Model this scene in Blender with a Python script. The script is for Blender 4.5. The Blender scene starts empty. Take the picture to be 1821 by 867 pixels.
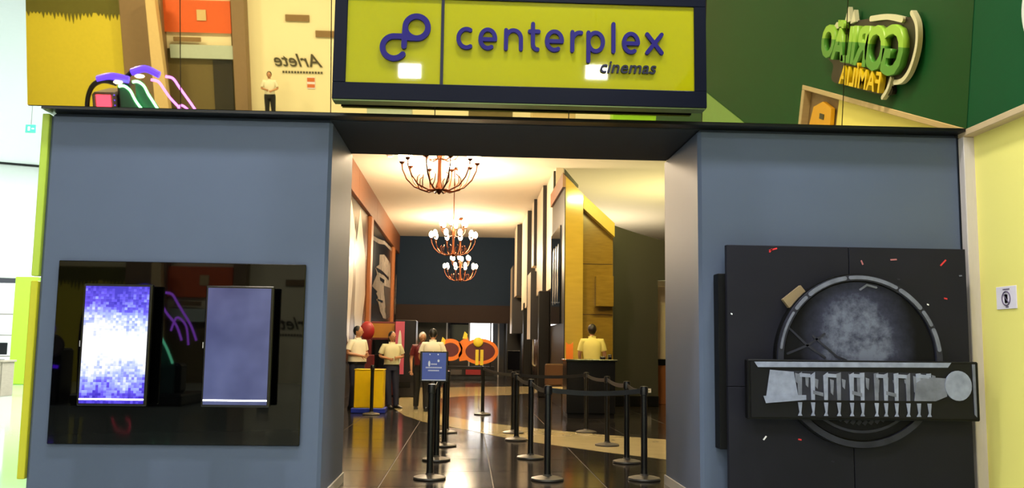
import bpy, bmesh, math, random
from mathutils import Vector, Matrix
random.seed(7)
R = math.radians
scene = bpy.context.scene
COL = scene.collection

# ------------------------------------------------------------------ camera
cam_d = bpy.data.cameras.new('camera'); cam = bpy.data.objects.new('camera', cam_d); COL.objects.link(cam)
yaw, pit, rol = R(2.692), R(6.40), R(0.767)
fw = Vector((math.sin(yaw)*math.cos(pit), math.cos(yaw)*math.cos(pit), math.sin(pit)))
rt = Vector((math.cos(yaw), -math.sin(yaw), 0)); up = rt.cross(fw)
r2 = rt*math.cos(rol)+up*math.sin(rol); u2 = up*math.cos(rol)-rt*math.sin(rol)
m = Matrix((r2, u2, -fw)).transposed().to_4x4(); m.translation = Vector((0, -7.956, 1.356))
cam.matrix_world = m
cam_d.sensor_width = 36; cam_d.lens = 36*1626.79/1821; cam_d.clip_end = 200
scene.camera = cam

# ------------------------------------------------------------------ world, exposure
w = bpy.data.worlds.new('world'); scene.world = w; w.use_nodes = True
w.node_tree.nodes['Background'].inputs[0].default_value = (0.8, 0.9, 1, 1)
w.node_tree.nodes['Background'].inputs[1].default_value = 0.15
scene.view_settings.view_transform = 'Standard'; scene.view_settings.look = 'None'
scene.view_settings.exposure = 0.0; scene.view_settings.gamma = 1; scene.view_settings.use_curve_mapping = False

LIGHTS = dict(mall=150, left=900, flood=16, back=420, chand=760, counter=200, wash=420)

# ------------------------------------------------------------------ materials
def lin(c):
    if isinstance(c, str):
        c = tuple(int(c[i:i+2], 16)/255 for i in (0, 2, 4))
    return tuple((x/12.92 if x <= .04045 else ((x+.055)/1.055)**2.4) for x in c)
MATS = {}
def M(name, col, rough=.5, metal=0, var=.06, nscale=9, bump=0, emit=None, es=0, coat=0, stretch=(1,1,1), trans=0, spec=.5, rvar=0):
    if name in MATS: return MATS[name]
    c = lin(col)
    mt = bpy.data.materials.new(name); mt.use_nodes = True
    nt = mt.node_tree; b = nt.nodes['Principled BSDF']
    b.inputs['Roughness'].default_value = rough; b.inputs['Metallic'].default_value = metal
    b.inputs['Specular IOR Level'].default_value = spec
    if coat: b.inputs['Coat Weight'].default_value = coat; b.inputs['Coat Roughness'].default_value = .04
    if trans: b.inputs['Transmission Weight'].default_value = trans
    tc = nt.nodes.new('ShaderNodeTexCoord'); mp = nt.nodes.new('ShaderNodeMapping')
    mp.inputs['Scale'].default_value = stretch
    nz = nt.nodes.new('ShaderNodeTexNoise'); nz.inputs['Scale'].default_value = nscale; nz.inputs['Detail'].default_value = 4
    nt.links.new(tc.outputs['Object'], mp.inputs[0]); nt.links.new(mp.outputs[0], nz.inputs['Vector'])
    mx = nt.nodes.new('ShaderNodeMix'); mx.data_type = 'RGBA'
    mx.inputs[6].default_value = tuple(max(0, x*(1-var)) for x in c)+(1,)
    mx.inputs[7].default_value = tuple(min(1, x*(1+var)) for x in c)+(1,)
    nt.links.new(nz.outputs[0], mx.inputs[0]); nt.links.new(mx.outputs[2], b.inputs['Base Color'])
    if rvar:
        mr = nt.nodes.new('ShaderNodeMapRange'); mr.inputs[3].default_value = max(0, rough-rvar); mr.inputs[4].default_value = rough+rvar
        nt.links.new(nz.outputs[0], mr.inputs[0]); nt.links.new(mr.outputs[0], b.inputs['Roughness'])
    if bump:
        bp = nt.nodes.new('ShaderNodeBump'); bp.inputs['Strength'].default_value = bump; bp.inputs['Distance'].default_value = .01
        nt.links.new(nz.outputs[0], bp.inputs['Height']); nt.links.new(bp.outputs[0], b.inputs['Normal'])
    if emit:
        b.inputs['Emission Color'].default_value = lin(emit)+(1,); b.inputs['Emission Strength'].default_value = es
    MATS[name] = mt
    return mt

M('facade_paint', '566177', .5, spec=.3, var=.04, nscale=3, bump=.03)
M('facade_paint_shade', '272b33', .7, spec=.2)  # facade paint again, with the soffit's shade put into the colour
M('lip_black', '0d0c0c', .3)
M('mirror', 'f6e3b0', .012, metal=1, var=.01, nscale=1)
M('seam', '3a3020', .6)
M('baseboard_grey', 'b9b4ac', .4)
M('sign_yellow', '9f9b0a', .035, var=.02, spec=.6)
M('sign_frame', '04081a', .4, spec=.12)
M('sign_under', '6a7a4a', .35, metal=.6)
M('letter_navy', '170b62', .4, spec=.2)
M('letter_black', '0e0e28', .4, spec=.3)
M('panel_black', '020202', .02, spec=.32, var=.02)
M('tv_black', '030304', .25)
M('silver', 'c8c8c8', .3, metal=1)
M('yellow_trim', 'c8c428', .4)
M('store_yellow', 'e2cf3c', .5)
M('cornice_yellow', 'b29a20', .4)
M('teal_side', '1c4a48', .4)
M('yellow_trim_green', 'b6cf46', .4)
M('wall_yellow', 'fff288', .45, var=.02, nscale=2)
M('wood_pale', 'c9b08a', .5, stretch=(1,1,8), nscale=6, var=.12)
M('wood_post', 'cfc3bb', .5, stretch=(8,8,1), nscale=6, var=.08)
M('wall_green', '054c27', .55, spec=.15, var=.04, nscale=2)
M('green_light', '7fae5a', .5)
M('mall_white', 'f2f4f2', .6, var=.02)
M('mall_floor', 'b9c2b9', .08, var=.05, nscale=1.2)
M('mall_ceiling', 'eceeee', .8, var=.02)
M('lime', '9ad62a', .5)
M('lobby_ceiling', 'e8dcc6', .8, var=.03, nscale=1)
M('tile_dark', '262220', .13, var=.35, nscale=2.6, rvar=.03)
M('tile_dark_b', '2b2724', .14, var=.35, nscale=3.1, rvar=.03)
M('grout', '3f362c', .5)
M('inlay', 'cbb988', .12, var=.15, nscale=3)
M('brown_panel', '7a4a2c', .45, stretch=(4,.5,4), nscale=3, var=.2)
M('dark_wall', '2c2926', .5)
M('navy_wall', '182a3e', .7, spec=.2, var=.05)
M('brown_header', '2a1d17', .6, spec=.2)
M('lobby_dark', '120f0c', .4, spec=.3)
M('board_white', 'd8c8ae', .5)
M('board_edge', '1b1512', .4)
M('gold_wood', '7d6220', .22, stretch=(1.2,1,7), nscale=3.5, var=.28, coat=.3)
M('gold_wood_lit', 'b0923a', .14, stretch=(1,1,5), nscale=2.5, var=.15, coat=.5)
M('olive_wall', '2c2a1c', .5)
M('counter_black', '070707', .25)
M('stanchion_black', '111112', .35)
M('stanchion_base', '5a5650', .4, metal=.4)
M('belt_black', '15161c', .5)
M('podium_yellow', 'f0c808', .35)
M('podium_blue', '1b2f9c', .4)
M('skin', 'b98560', .5, var=.05)
M('shirt_white', 'e6dfc6', .8)
M('shirt_cream', 'd8d2a8', .8)
M('shirt_yellow', 'd8c870', .8)
M('trousers_navy', '161b33', .8)
M('trousers_black', '121214', .8)
M('shoe_black', '0b0b0b', .35)
M('hair_black', '0d0b0a', .5)
M('hair_brown', '1c120d', .5)
M('red', '8c1216', .5)
M('dark_red', '5a1418', .4)
M('pink_graphic', 'c0506a', .4)
M('gold_graphic', '9a6a1a', .4)
M('orange', 'f08020', .45)
M('yellow_bright', 'f0d83a', .45)
M('bronze', '6e3a1e', .35, metal=.8)
M('bulb', 'fff2d8', .3, emit='ffe6b8', es=26)
M('lamp_white', 'ffffff', .4, emit='ffffff', es=6)
M('glass_dark', '101214', .05)
M('poster_dark', '1e1e27', .6, spec=.15, var=.22, nscale=2.5)
M('poster_black', '060608', .55, spec=.2)
M('emblem_dark', '121218', .5, spec=.2, var=.3, nscale=6)
M('emblem_grey', '6d7182', .5, spec=.25, var=.6, nscale=10)
M('emblem_mid', '2b2c38', .5, spec=.2, var=.7, nscale=5)
M('emblem_light', '8a91a9', .5, spec=.25, var=.45, nscale=14)
M('emblem_wood', '8a7658', .6)
M('spark_red', 'd8303a', .5)
M('spark_pink', 'b06a72', .5)
M('notice_white', 'eee6f2', .4)
M('print_purple', '5a4a6a', .5)
M('poster_blue', '4456a0', .2, emit='4456a0', es=.25)
M('print_white', 'f4f4ff', .4)
M('frame_black', '0a0a0f', .25)
M('mural_black', '0c0b0b', .2)
M('mural_grey', '8f857a', .25, var=.3, nscale=2)
M('mural_white', 'd9d2c8', .2, var=.15, nscale=1.5)
M('mural_mid', '4b443e', .25, var=.4, nscale=2)
M('wood_orange', '9a5a2a', .45)
M('desk_wood', 'a89a86', .5, stretch=(1,1,6), nscale=5, var=.15)
M('monitor', '14161a', .3)
M('exit_green', '3fae86', .4, emit='3fae86', es=.7)
M('cream_wall', 'f2e6c0', .6, var=.03, nscale=1)
M('brown_column', '8a7052', .55)
M('beige_column', 'd8bb86', .5)
M('orange_fascia', 'e2622a', .5)
M('teal_board', 'b8c4b8', .5)
M('olive_store', '6e6038', .55)
M('door_dark', '2c2618', .4)
M('vent_brown', '8a6c44', .5)
M('script_dark', '4a4430', .5)
M('notice_red', 'd4703a', .5)
M('grass_dark', '6a6624', .7)
M('amber', 'e8a818', .4)
M('arcade_black', '121016', .3)
M('arcade_grey', '6a5a58', .4)
M('led_green', '60ffb8', .4, emit='7dffc4', es=7.040000000000001)
M('led_violet', 'b060ff', .4, emit='b45cff', es=6.6000000000000005)
M('led_blue', '4030ff', .4, emit='4a30ff', es=3.0)
M('led_white', 'ffffff', .4, emit='e8e4ff', es=9)
M('led_red', 'ff4060', .4, emit='ff3058', es=4.840000000000001)
M('led_purple_deep', '5010ff', .4, emit='5a18ff', es=7.040000000000001)
M('gorilla_light', '9ad24a', .4)
M('gorilla_green', '4f9a3a', .4)
M('sign_white', 'dcdccc', .4)
M('sign_dark', '1e1610', .5)
M('letter_yellow', 'e8c81e', .4)
M('stool_brown', '5a3a22', .5)
M('stool_beige', 'b49a70', .6)

def screen_mat(name, on):
    mt = bpy.data.materials.new(name); mt.use_nodes = True; nt = mt.node_tree; N = nt.nodes; L = nt.links
    b = N['Principled BSDF']; b.inputs['Roughness'].default_value = .15; b.inputs['Base Color'].default_value = (.02, .02, .03, 1)
    tc = N.new('ShaderNodeTexCoord'); sx = N.new('ShaderNodeSeparateXYZ')
    L.new(tc.outputs['Object'], sx.inputs[0])
    if on:
        sn = N.new('ShaderNodeVectorMath'); sn.operation = 'SNAP'; sn.inputs[1].default_value = (.022, .5, .022)
        L.new(tc.outputs['Object'], sn.inputs[0])
        wn = N.new('ShaderNodeTexWhiteNoise'); L.new(sn.outputs[0], wn.inputs['Vector'])
        nz = N.new('ShaderNodeTexNoise'); nz.inputs['Scale'].default_value = 9; L.new(sn.outputs[0], nz.inputs['Vector'])
        # distance from the bright middle of the picture
        ab = N.new('ShaderNodeMath'); ab.operation = 'ABSOLUTE'; ad = N.new('ShaderNodeMath'); ad.operation = 'ADD'; ad.inputs[1].default_value = .02
        L.new(sx.outputs['Z'], ad.inputs[0]); L.new(ad.outputs[0], ab.inputs[0])
        mr = N.new('ShaderNodeMapRange'); mr.inputs[1].default_value = .05; mr.inputs[2].default_value = .48; mr.inputs[3].default_value = 1.12; mr.inputs[4].default_value = -.1
        mr.clamp = False
        L.new(ab.outputs[0], mr.inputs[0])
        m1 = N.new('ShaderNodeMath'); m1.operation = 'MULTIPLY_ADD'; m1.inputs[1].default_value = .35; m1.inputs[2].default_value = -.17
        L.new(wn.outputs[0], m1.inputs[0])
        m2 = N.new('ShaderNodeMath'); m2.operation = 'MULTIPLY_ADD'; m2.inputs[1].default_value = 1.1; m2.inputs[2].default_value = -.5
        L.new(nz.outputs[0], m2.inputs[0])
        a1 = N.new('ShaderNodeMath'); a1.operation = 'ADD'; L.new(m1.outputs[0], a1.inputs[0]); L.new(m2.outputs[0], a1.inputs[1])
        a2 = N.new('ShaderNodeMath'); a2.operation = 'ADD'; L.new(a1.outputs[0], a2.inputs[0]); L.new(mr.outputs[0], a2.inputs[1])
        cr = N.new('ShaderNodeValToRGB'); e = cr.color_ramp.elements
        e[0].position = 0; e[0].color = lin('2c14b4')+(1,); e[1].position = 1; e[1].color = (1, 1, 1, 1)
        k = e.new(.3); k.color = lin('5a48e0')+(1,); k = e.new(.62); k.color = lin('a4b4ff')+(1,)
        L.new(a2.outputs[0], cr.inputs[0]); L.new(cr.outputs[0], b.inputs['Emission Color'])
        b.inputs['Emission Strength'].default_value = 1.25
    else:
        nz = N.new('ShaderNodeTexNoise'); nz.inputs['Scale'].default_value = 3; L.new(tc.outputs['Object'], nz.inputs['Vector'])
        cr = N.new('ShaderNodeValToRGB'); e = cr.color_ramp.elements
        e[0].position = .3; e[0].color = lin('3a4478')+(1,); e[1].position = .7; e[1].color = lin('5f689a')+(1,)
        L.new(nz.outputs[0], cr.inputs[0]); L.new(cr.outputs[0], b.inputs['Emission Color'])
        b.inputs['Emission Strength'].default_value = .75
    MATS[name] = mt
screen_mat('screen_on', True); screen_mat('screen_idle', False)

def emblem_print():
    # smeared grey print on the disc: flat artwork
    mt = M('emblem_print', '15151b', .55, spec=.12)
    nt = mt.node_tree; N = nt.nodes; L = nt.links; b = N['Principled BSDF']
    tc = N.new('ShaderNodeTexCoord'); mp = N.new('ShaderNodeMapping'); mp.inputs['Scale'].default_value = (1.75, 1, 1.35)
    mp.inputs['Location'].default_value = (.02, 0, -.2)
    L.new(tc.outputs['Object'], mp.inputs[0])
    ln = N.new('ShaderNodeVectorMath'); ln.operation = 'LENGTH'; L.new(mp.outputs[0], ln.inputs[0])
    nz = N.new('ShaderNodeTexNoise'); nz.inputs['Scale'].default_value = 7; nz.inputs['Detail'].default_value = 6; nz.inputs['Roughness'].default_value = .7
    L.new(tc.outputs['Object'], nz.inputs['Vector'])
    mr = N.new('ShaderNodeMapRange'); mr.inputs[1].default_value = .35; mr.inputs[2].default_value = .95; mr.inputs[3].default_value = 1.1; mr.inputs[4].default_value = 0
    L.new(ln.outputs['Value'], mr.inputs[0])
    mu = N.new('ShaderNodeMath'); mu.operation = 'MULTIPLY'; L.new(mr.outputs[0], mu.inputs[0]); L.new(nz.outputs[0], mu.inputs[1])
    cr = N.new('ShaderNodeValToRGB'); e = cr.color_ramp.elements
    e[0].position = .05; e[0].color = lin('0f0f15')+(1,); e[1].position = .62; e[1].color = lin('6a7086')+(1,)
    k = e.new(.36); k.color = lin('34364a')+(1,)
    L.new(mu.outputs[0], cr.inputs[0]); L.new(cr.outputs[0], b.inputs['Base Color'])
emblem_print()

def tile_far():
    # far part of the lobby floor: joints too far away to pick apart
    mt = M('tile_far', '2b2725', .13)
    nt = mt.node_tree; N = nt.nodes; L = nt.links; b = N['Principled BSDF']
    tc = N.new('ShaderNodeTexCoord'); br = N.new('ShaderNodeTexBrick')
    br.offset = 0; br.inputs['Scale'].default_value = 1; br.inputs['Brick Width'].default_value = 1.11; br.inputs['Row Height'].default_value = 1.11
    br.inputs['Mortar Size'].default_value = .006
    br.inputs['Color1'].default_value = lin('28231f')+(1,); br.inputs['Color2'].default_value = lin('332d28')+(1,); br.inputs['Mortar'].default_value = lin('3f362c')+(1,)
    L.new(tc.outputs['Object'], br.inputs['Vector']); L.new(br.outputs[0], b.inputs['Base Color'])
tile_far()

# ------------------------------------------------------------------ geometry helpers
class G:
    def __init__(s): s.v = []; s.f = []
    def add(s, vs, fs):
        o = len(s.v); s.v += [tuple(v) for v in vs]; s.f += [tuple(i+o for i in f) for f in fs]; return s
    def box(s, x0, x1, y0, y1, z0, z1):
        return s.add([(x0,y0,z0),(x1,y0,z0),(x1,y1,z0),(x0,y1,z0),(x0,y0,z1),(x1,y0,z1),(x1,y1,z1),(x0,y1,z1)],
                     [(0,3,2,1),(4,5,6,7),(0,1,5,4),(1,2,6,5),(2,3,7,6),(3,0,4,7)])
    def bbox(s, x0, x1, y0, y1, z0, z1, b=.01):
        bm = bmesh.new(); bmesh.ops.create_cube(bm, size=1)
        for v in bm.verts: v.co = Vector(((x0+x1)/2+v.co.x*(x1-x0), (y0+y1)/2+v.co.y*(y1-y0), (z0+z1)/2+v.co.z*(z1-z0)))
        bmesh.ops.bevel(bm, geom=bm.edges[:], offset=min(b, .49*min(x1-x0, y1-y0, z1-z0)), segments=1, affect='EDGES', profile=.5)
        bm.verts.index_update(); s.add([v.co for v in bm.verts], [[v.index for v in f.verts] for f in bm.faces]); bm.free(); return s
    def tube(s, pts, r, n=8, closed=False):
        pts = [Vector(p) for p in pts]; rs = r if isinstance(r, (list, tuple)) else [r]*len(pts)
        rings = []; prev = None
        for i, p in enumerate(pts):
            if closed: t = pts[(i+1) % len(pts)]-pts[i-1]
            else: t = pts[min(i+1, len(pts)-1)]-pts[max(i-1, 0)]
            t.normalize()
            a = prev if prev is not None else (Vector((0,0,1)) if abs(t.z) < .9 else Vector((1,0,0)))
            u = (a-t*a.dot(t)).normalized(); v = t.cross(u); prev = u
            rings.append([p+(u*math.cos(2*math.pi*k/n)+v*math.sin(2*math.pi*k/n))*rs[i] for k in range(n)])
        vs = [q for rg in rings for q in rg]; fs = []
        m_ = len(pts)
        for i in range(m_ if closed else m_-1):
            j = (i+1) % m_
            for k in range(n): fs.append((i*n+k, i*n+(k+1) % n, j*n+(k+1) % n, j*n+k))
        if not closed: fs += [tuple(range(n))[::-1], tuple((m_-1)*n+k for k in range(n))]
        return s.add(vs, fs)
    def lathe(s, prof, c=(0,0,0), n=24):
        vs = []; fs = []
        for r_, z in prof:
            for k in range(n): a = 2*math.pi*k/n; vs.append((c[0]+r_*math.cos(a), c[1]+r_*math.sin(a), c[2]+z))
        for i in range(len(prof)-1):
            for k in range(n): fs.append((i*n+k, i*n+(k+1) % n, (i+1)*n+(k+1) % n, (i+1)*n+k))
        fs += [tuple(range(n))[::-1], tuple((len(prof)-1)*n+k for k in range(n))]
        return s.add(vs, fs)
    def ell(s, c, r_, n=14, m_=9, deform=None):
        vs = [(c[0], c[1], c[2]-r_[2])]; fs = []
        for i in range(1, m_):
            th = -math.pi/2+math.pi*i/m_
            for k in range(n):
                a = 2*math.pi*k/n; vs.append((c[0]+r_[0]*math.cos(th)*math.cos(a), c[1]+r_[1]*math.cos(th)*math.sin(a), c[2]+r_[2]*math.sin(th)))
        vs.append((c[0], c[1], c[2]+r_[2])); T = len(vs)-1
        for k in range(n):
            fs.append((0, 1+(k+1) % n, 1+k)); fs.append((T, 1+(m_-2)*n+k, 1+(m_-2)*n+(k+1) % n))
            for i in range(m_-2): fs.append((1+i*n+k, 1+i*n+(k+1) % n, 1+(i+1)*n+(k+1) % n, 1+(i+1)*n+k))
        if deform: vs = [deform(Vector(v)) for v in vs]
        return s.add(vs, fs)
    def prism(s, poly, y0, y1, axis='y'):
        # poly in (x,z) extruded along y; axis 'x': poly in (y,z) extruded along x; axis 'z': poly in (x,y)
        n = len(poly)
        def P(a, b, d): return (a, d, b) if axis == 'y' else ((d, a, b) if axis == 'x' else (a, b, d))
        vs = [P(a, b, y0) for a, b in poly]+[P(a, b, y1) for a, b in poly]
        fs = [tuple(range(n)), tuple(range(2*n-1, n-1, -1))]+[(i, n+i, n+(i+1) % n, (i+1) % n) for i in range(n)]
        return s.add(vs, fs)
    def stroke(s, pts, wd, y0, y1, closed=False, axis='y'):
        pts = [Vector(p) for p in pts]; n = len(pts); Lf = []; Rt = []
        for i, p in enumerate(pts):
            t = (pts[(i+1) % n]-pts[i-1]) if closed else (pts[min(i+1, n-1)]-pts[max(i-1, 0)])
            t.normalize(); nn = Vector((-t.y, t.x))*wd/2; Lf.append(p+nn); Rt.append(p-nn)
        if closed:
            def P(q, d): return (q.x, d, q.y) if axis == 'y' else ((d, q.x, q.y) if axis == 'x' else (q.x, q.y, d))
            vs = [P(q, d) for d in (y0, y1) for q in Lf+Rt]; fs = []; m2 = 2*n
            for i in range(n):
                j = (i+1) % n; fs += [(i, j, n+j, n+i), (m2+i, m2+n+i, m2+n+j, m2+j), (i, m2+i, m2+j, j), (n+i, n+j, m2+n+j, m2+n+i)]
            return s.add(vs, fs)
        def cap(c, d):
            a0 = math.atan2(d.y, d.x); return [(c.x+wd/2*math.cos(a0+a), c.y+wd/2*math.sin(a0+a)) for a in (1.05, .52, 0, -.52, -1.05)]
        poly = [tuple(p) for p in Lf]+cap(pts[-1], pts[-1]-pts[-2])+[tuple(p) for p in Rt[::-1]]+cap(pts[0], pts[0]-pts[1])
        return s.prism(poly, y0, y1, axis)
    def xf(s, mtx, start=0):
        s.v[start:] = [tuple(mtx @ Vector(v)) for v in s.v[start:]]; return s
    def mesh(s, name, mat, smooth=True):
        me = bpy.data.meshes.new(name); me.from_pydata(s.v, [], s.f)
        bm = bmesh.new(); bm.from_mesh(me); bmesh.ops.recalc_face_normals(bm, faces=bm.faces[:]); bm.to_mesh(me); bm.free()
        me.materials.append(MATS[mat] if isinstance(mat, str) else mat)
        if smooth:
            me.polygons.foreach_set('use_smooth', [True]*len(me.polygons)); me.set_sharp_from_angle(angle=R(35))
        me.update(); return me
    def obj(s, name, mat, parent=None, label=None, loc=None, rz=0):
        o = bpy.data.objects.new(name, s.mesh(name, mat)); COL.objects.link(o)
        if parent is not None: o.parent = parent
        if label: o['label'] = label
        if loc is not None: o.location = loc
        o.rotation_euler.z = rz
        return o

def thing(name, label, cat, loc=(0,0,0), rz=0, group=None):
    o = bpy.data.objects.new(name, None); COL.objects.link(o); o.empty_display_size = .1
    o.location = loc; o.rotation_euler.z = rz; o['label'] = label; o['category'] = cat
    if group: o['group'] = group
    return o
def tag(o, label, cat, group=None):
    o['label'] = label; o['category'] = cat
    if group: o['group'] = group
    return o
def struct(o, label=None):
    o['kind'] = 'structure'
    if label: o['label'] = label
    return o
def copy_tree(o, parent=None):
    c = o.copy(); COL.objects.link(c); c.parent = parent
    for ch in list(o.children): copy_tree(ch, c)
    return c
def area(name, loc, size, power, color=(1,1,1), target=None, parent=None, size_y=None, spread=None):
    l = bpy.data.lights.new(name, 'AREA'); l.energy = power; l.color = color; l.size = size
    if size_y: l.shape = 'RECTANGLE'; l.size_y = size_y
    if spread: l.spread = spread
    o = bpy.data.objects.new(name, l); COL.objects.link(o); o.location = loc
    d = (Vector(target)-Vector(loc)) if target else Vector((0,0,-1))
    o.rotation_euler = d.to_track_quat('-Z', 'Y').to_euler()
    if parent is not None: o.parent = parent
    return o
def text(name, body, size, mat, parent, mtx, depth=.01, shear=0, bold=0, spacing=1):
    cu = bpy.data.curves.new(name, 'FONT'); cu.body = body; cu.size = size; cu.extrude = depth; cu.shear = shear; cu.offset = bold
    cu.align_x = 'LEFT'; cu.space_character = spacing; cu.resolution_u = 3
    t = bpy.data.objects.new(name, cu); COL.objects.link(t)
    me = bpy.data.meshes.new_from_object(t.evaluated_get(bpy.context.evaluated_depsgraph_get()))
    bpy.data.objects.remove(t); bpy.data.curves.remove(cu)
    me.transform(mtx); me.materials.clear(); me.materials.append(MATS[mat])
    o = bpy.data.objects.new(name, me); COL.objects.link(o); o.parent = parent
    return o
def sm(pts, k=6):
    P_ = [Vector(p) for p in pts]; out = []
    for i in range(len(P_)-1):
        a, b, c, d = P_[max(i-1, 0)], P_[i], P_[i+1], P_[min(i+2, len(P_)-1)]
        for q in range(k):
            t = q/k; out.append(.5*((2*b)+(c-a)*t+(2*a-5*b+4*c-d)*t*t+(3*b-a-3*c+d)*t**3))
    return out+[P_[-1]]
FRONT = Matrix(((1,0,0,0),(0,0,-1,0),(0,1,0,0),(0,0,0,1)))      # text plane facing -Y

# ================================================================== SETTING: facade and portal
XL, XR, OL, OR, ZT, T = -3.65, 4.43, -1.22, 2.03, 3.32, 1.43
struct(G().bbox(XL, OL, 0, T, 0, ZT, .03).obj('wall_front_left', 'facade_paint'))
struct(G().bbox(OR, XR, 0, T, 0, ZT, .03).obj('wall_front_right', 'facade_paint'))
struct(G().box(OL-.02, OR+.02, .02, T-.02, ZT-.005, ZT+.25).obj('trim_1', 'facade_paint_shade'), 'flat soffit coloured dark as its shade, spanning the portal opening')
struct(G().box(XL, OL, 0.1, T, ZT+.01, 7).box(OR, XR, .1, T, ZT+.01, 7).box(OL, OR, .1, T, ZT+.26, 7).obj('wall_front_upper', 'facade_paint_shade'))
struct(G().box(XL-.02, XR, -.14, .1, ZT+.002, ZT+.025).obj('trim_2', 'lip_black'), 'black lip running along the top of the blue-grey facade')
struct(G().prism([(OL, .0), (OL, 1.43), (OL+.015, 1.43), (OL+.015, -.015), (OL-.1, -.015), (OL-.1, 0)], 0, .09, 'z').obj('baseboard_left', 'baseboard_grey'))
struct(G().prism([(OR, .0), (OR, 1.43), (OR-.015, 1.43), (OR-.015, -.015), (OR+.1, -.015), (OR+.1, 0)], 0, .09, 'z').obj('baseboard_right', 'baseboard_grey'))

# tilted mirror fascia, one thing of several panels
A = R(10.75)
mir = thing('mirror_fascia', 'forward-leaning gold-tinted mirror band above the blue-grey facade', 'mirror', (0, -.14, ZT+.03))
seams = [-3.79, -2.50, -1.22, -.32, .85, 2.03, 3.29, XR]
for a, b in zip(seams[:-1], seams[1:]):
    g = G().box(a+.004, b-.004, 0, .02, 0, 1.75); g.xf(Matrix.Rotation(A, 4, 'X')); g.obj('mirror_panel', 'mirror', mir)
g = G().box(-3.79, XR, .021, .05, -.005, 1.75); g.xf(Matrix.Rotation(A, 4, 'X')); g.obj('backing_board', 'seam', mir)

# yellow edge strips at the free end of the facade
tag(G().bbox(XL-.065, XL-.004, -.012, .06, 1.90, ZT-.01, .006).obj('edge_strip', 'yellow_trim_green'), 'upper yellow-green strip on the left end of the facade', 'edge strip', 'edge strips of the facade')
tag(G().bbox(XL-.065, XL-.004, -.012, .06, .21, 1.86, .006).obj('edge_strip', 'yellow_trim'), 'lower mustard-yellow strip on the left end of the facade', 'edge strip', 'edge strips of the facade')

# ================================================================== lobby shell
struct(G().box(XL, -3.1, T, 31.5, 0, 7).obj('wall_left', 'dark_wall'))
struct(G().box(-3.1, 14, T, 36, 6.05, 6.25).obj('ceiling', 'lobby_ceiling'))
struct(G().box(14, 14.2, T, 36, 0, 6.05).obj('wall_right', 'lobby_ceiling'))
struct(G().box(2.4, 14, 36, 36.2, 0, 6.05).obj('wall_far_right', 'lobby_ceiling'))
struct(G().box(4.43, 14, T-.2, T, 0, 6.05).obj('wall_front_inner', 'olive_wall'))
struct(G().box(2.25, 2.45, 15.7, 36, 2.9, 6.05).obj('wall_hall_right_upper', 'lobby_ceiling'))
struct(G().box(2.25, 2.45, 15.7, 36, 0, 2.9).obj('wall_hall_right_lower', 'lobby_dark'))
wb = struct(G().box(-3.1, 2.25, 31.5, 31.7, 3.1, 6.05).obj('wall_back', 'navy_wall'))
struct(G().box(-3.1, 2.25, 31.42, 31.72, 2.34, 3.1).obj('trim_3', 'brown_header'), 'dark brown header band under the navy wall')
struct(G().box(-3.65, -2.35, 31.4, 31.7, 0, 2.34).box(1.68, 2.25, 31.4, 31.7, 0, 2.34).obj('wall_back_lower', 'lobby_dark'))
struct(G().box(-3.65, 2.4, 35.5, 35.7, 0, 6.05).obj('wall_far', 'dark_wall'))

# floor: dark tiles near, one patterned slab far, pale curved inlay
fl = struct(G().box(-3.1, 14, -.0, 36, -.08, -.006).obj('floor', 'grout'))
TS = 1.11; x0 = -.83-3*TS; proto = [G().bbox(.004, TS-.004, .004, TS-.004, -.03, 0, .003).mesh('tile', k) for k in ('tile_dark', 'tile_dark_b')]
rnd = random.Random(3)
for i in range(9):
    for j in range(12):
        x = x0+i*TS; y = .02+j*TS
        if x < -3.3 or x > 5.5 or (x > 4.4 and y < 1.3): continue
        o = bpy.data.objects.new('tile', proto[rnd.random() < .5]); COL.objects.link(o); o.parent = fl; o.location = (x, y, 0)
o = G().box(-3.1, 14, .02+12*TS+.004, 36, -.03, 0).obj('far_tiles', 'tile_far', fl)
outer = [(3.6,2.3),(2.9,3.0),(2.46,3.47),(1.9,4.1),(1.335,4.85),(.85,5.55),(.43,6.3),(-.02,7.29),(-.42,8.0),(-.78,8.8),(-1.2,10.2),(-1.52,11.9),(-1.7,14),(-1.72,16.4),(-1.4,18.4)]
inner = [(4.2,4.9),(3.5,5.4),(2.99,5.91),(2.25,6.5),(1.573,7.15),(1.02,7.75),(.51,8.45),(.05,9.2),(-.31,10.0),(-.6,11.0),(-.85,12.2),(-.98,13.6),(-.9,15.2),(-.6,16.4),(-.2,17.2)]
n = len(outer); vs = [(x, y, .003) for x, y in outer]+[(x, y, .003) for x, y in inner]
n0 = len(vs); vs += [(x, y, -.02) for x, y, z in vs]
fs = [(i, i+1, n+i+1, n+i) for i in range(n-1)]+[(i, i+1, n0+i+1, n0+i) for i in range(n-1)]+[(n+i, n+i+1, n0+n+i+1, n0+n+i) for i in range(n-1)]
G().add(vs, fs).obj('curved_inlay', 'inlay', fl, 'pale stone band curving across the dark tiles')
g = G().prism([(-1.4,18.4),(-.2,17.2),(1.2,18.2),(2.2,19.8),(2.2,24),(-1.6,22)], -.02, .003, 'z'); g.obj('far_inlay', 'inlay', fl, 'pale stone patch at the far end of the band')

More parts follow.
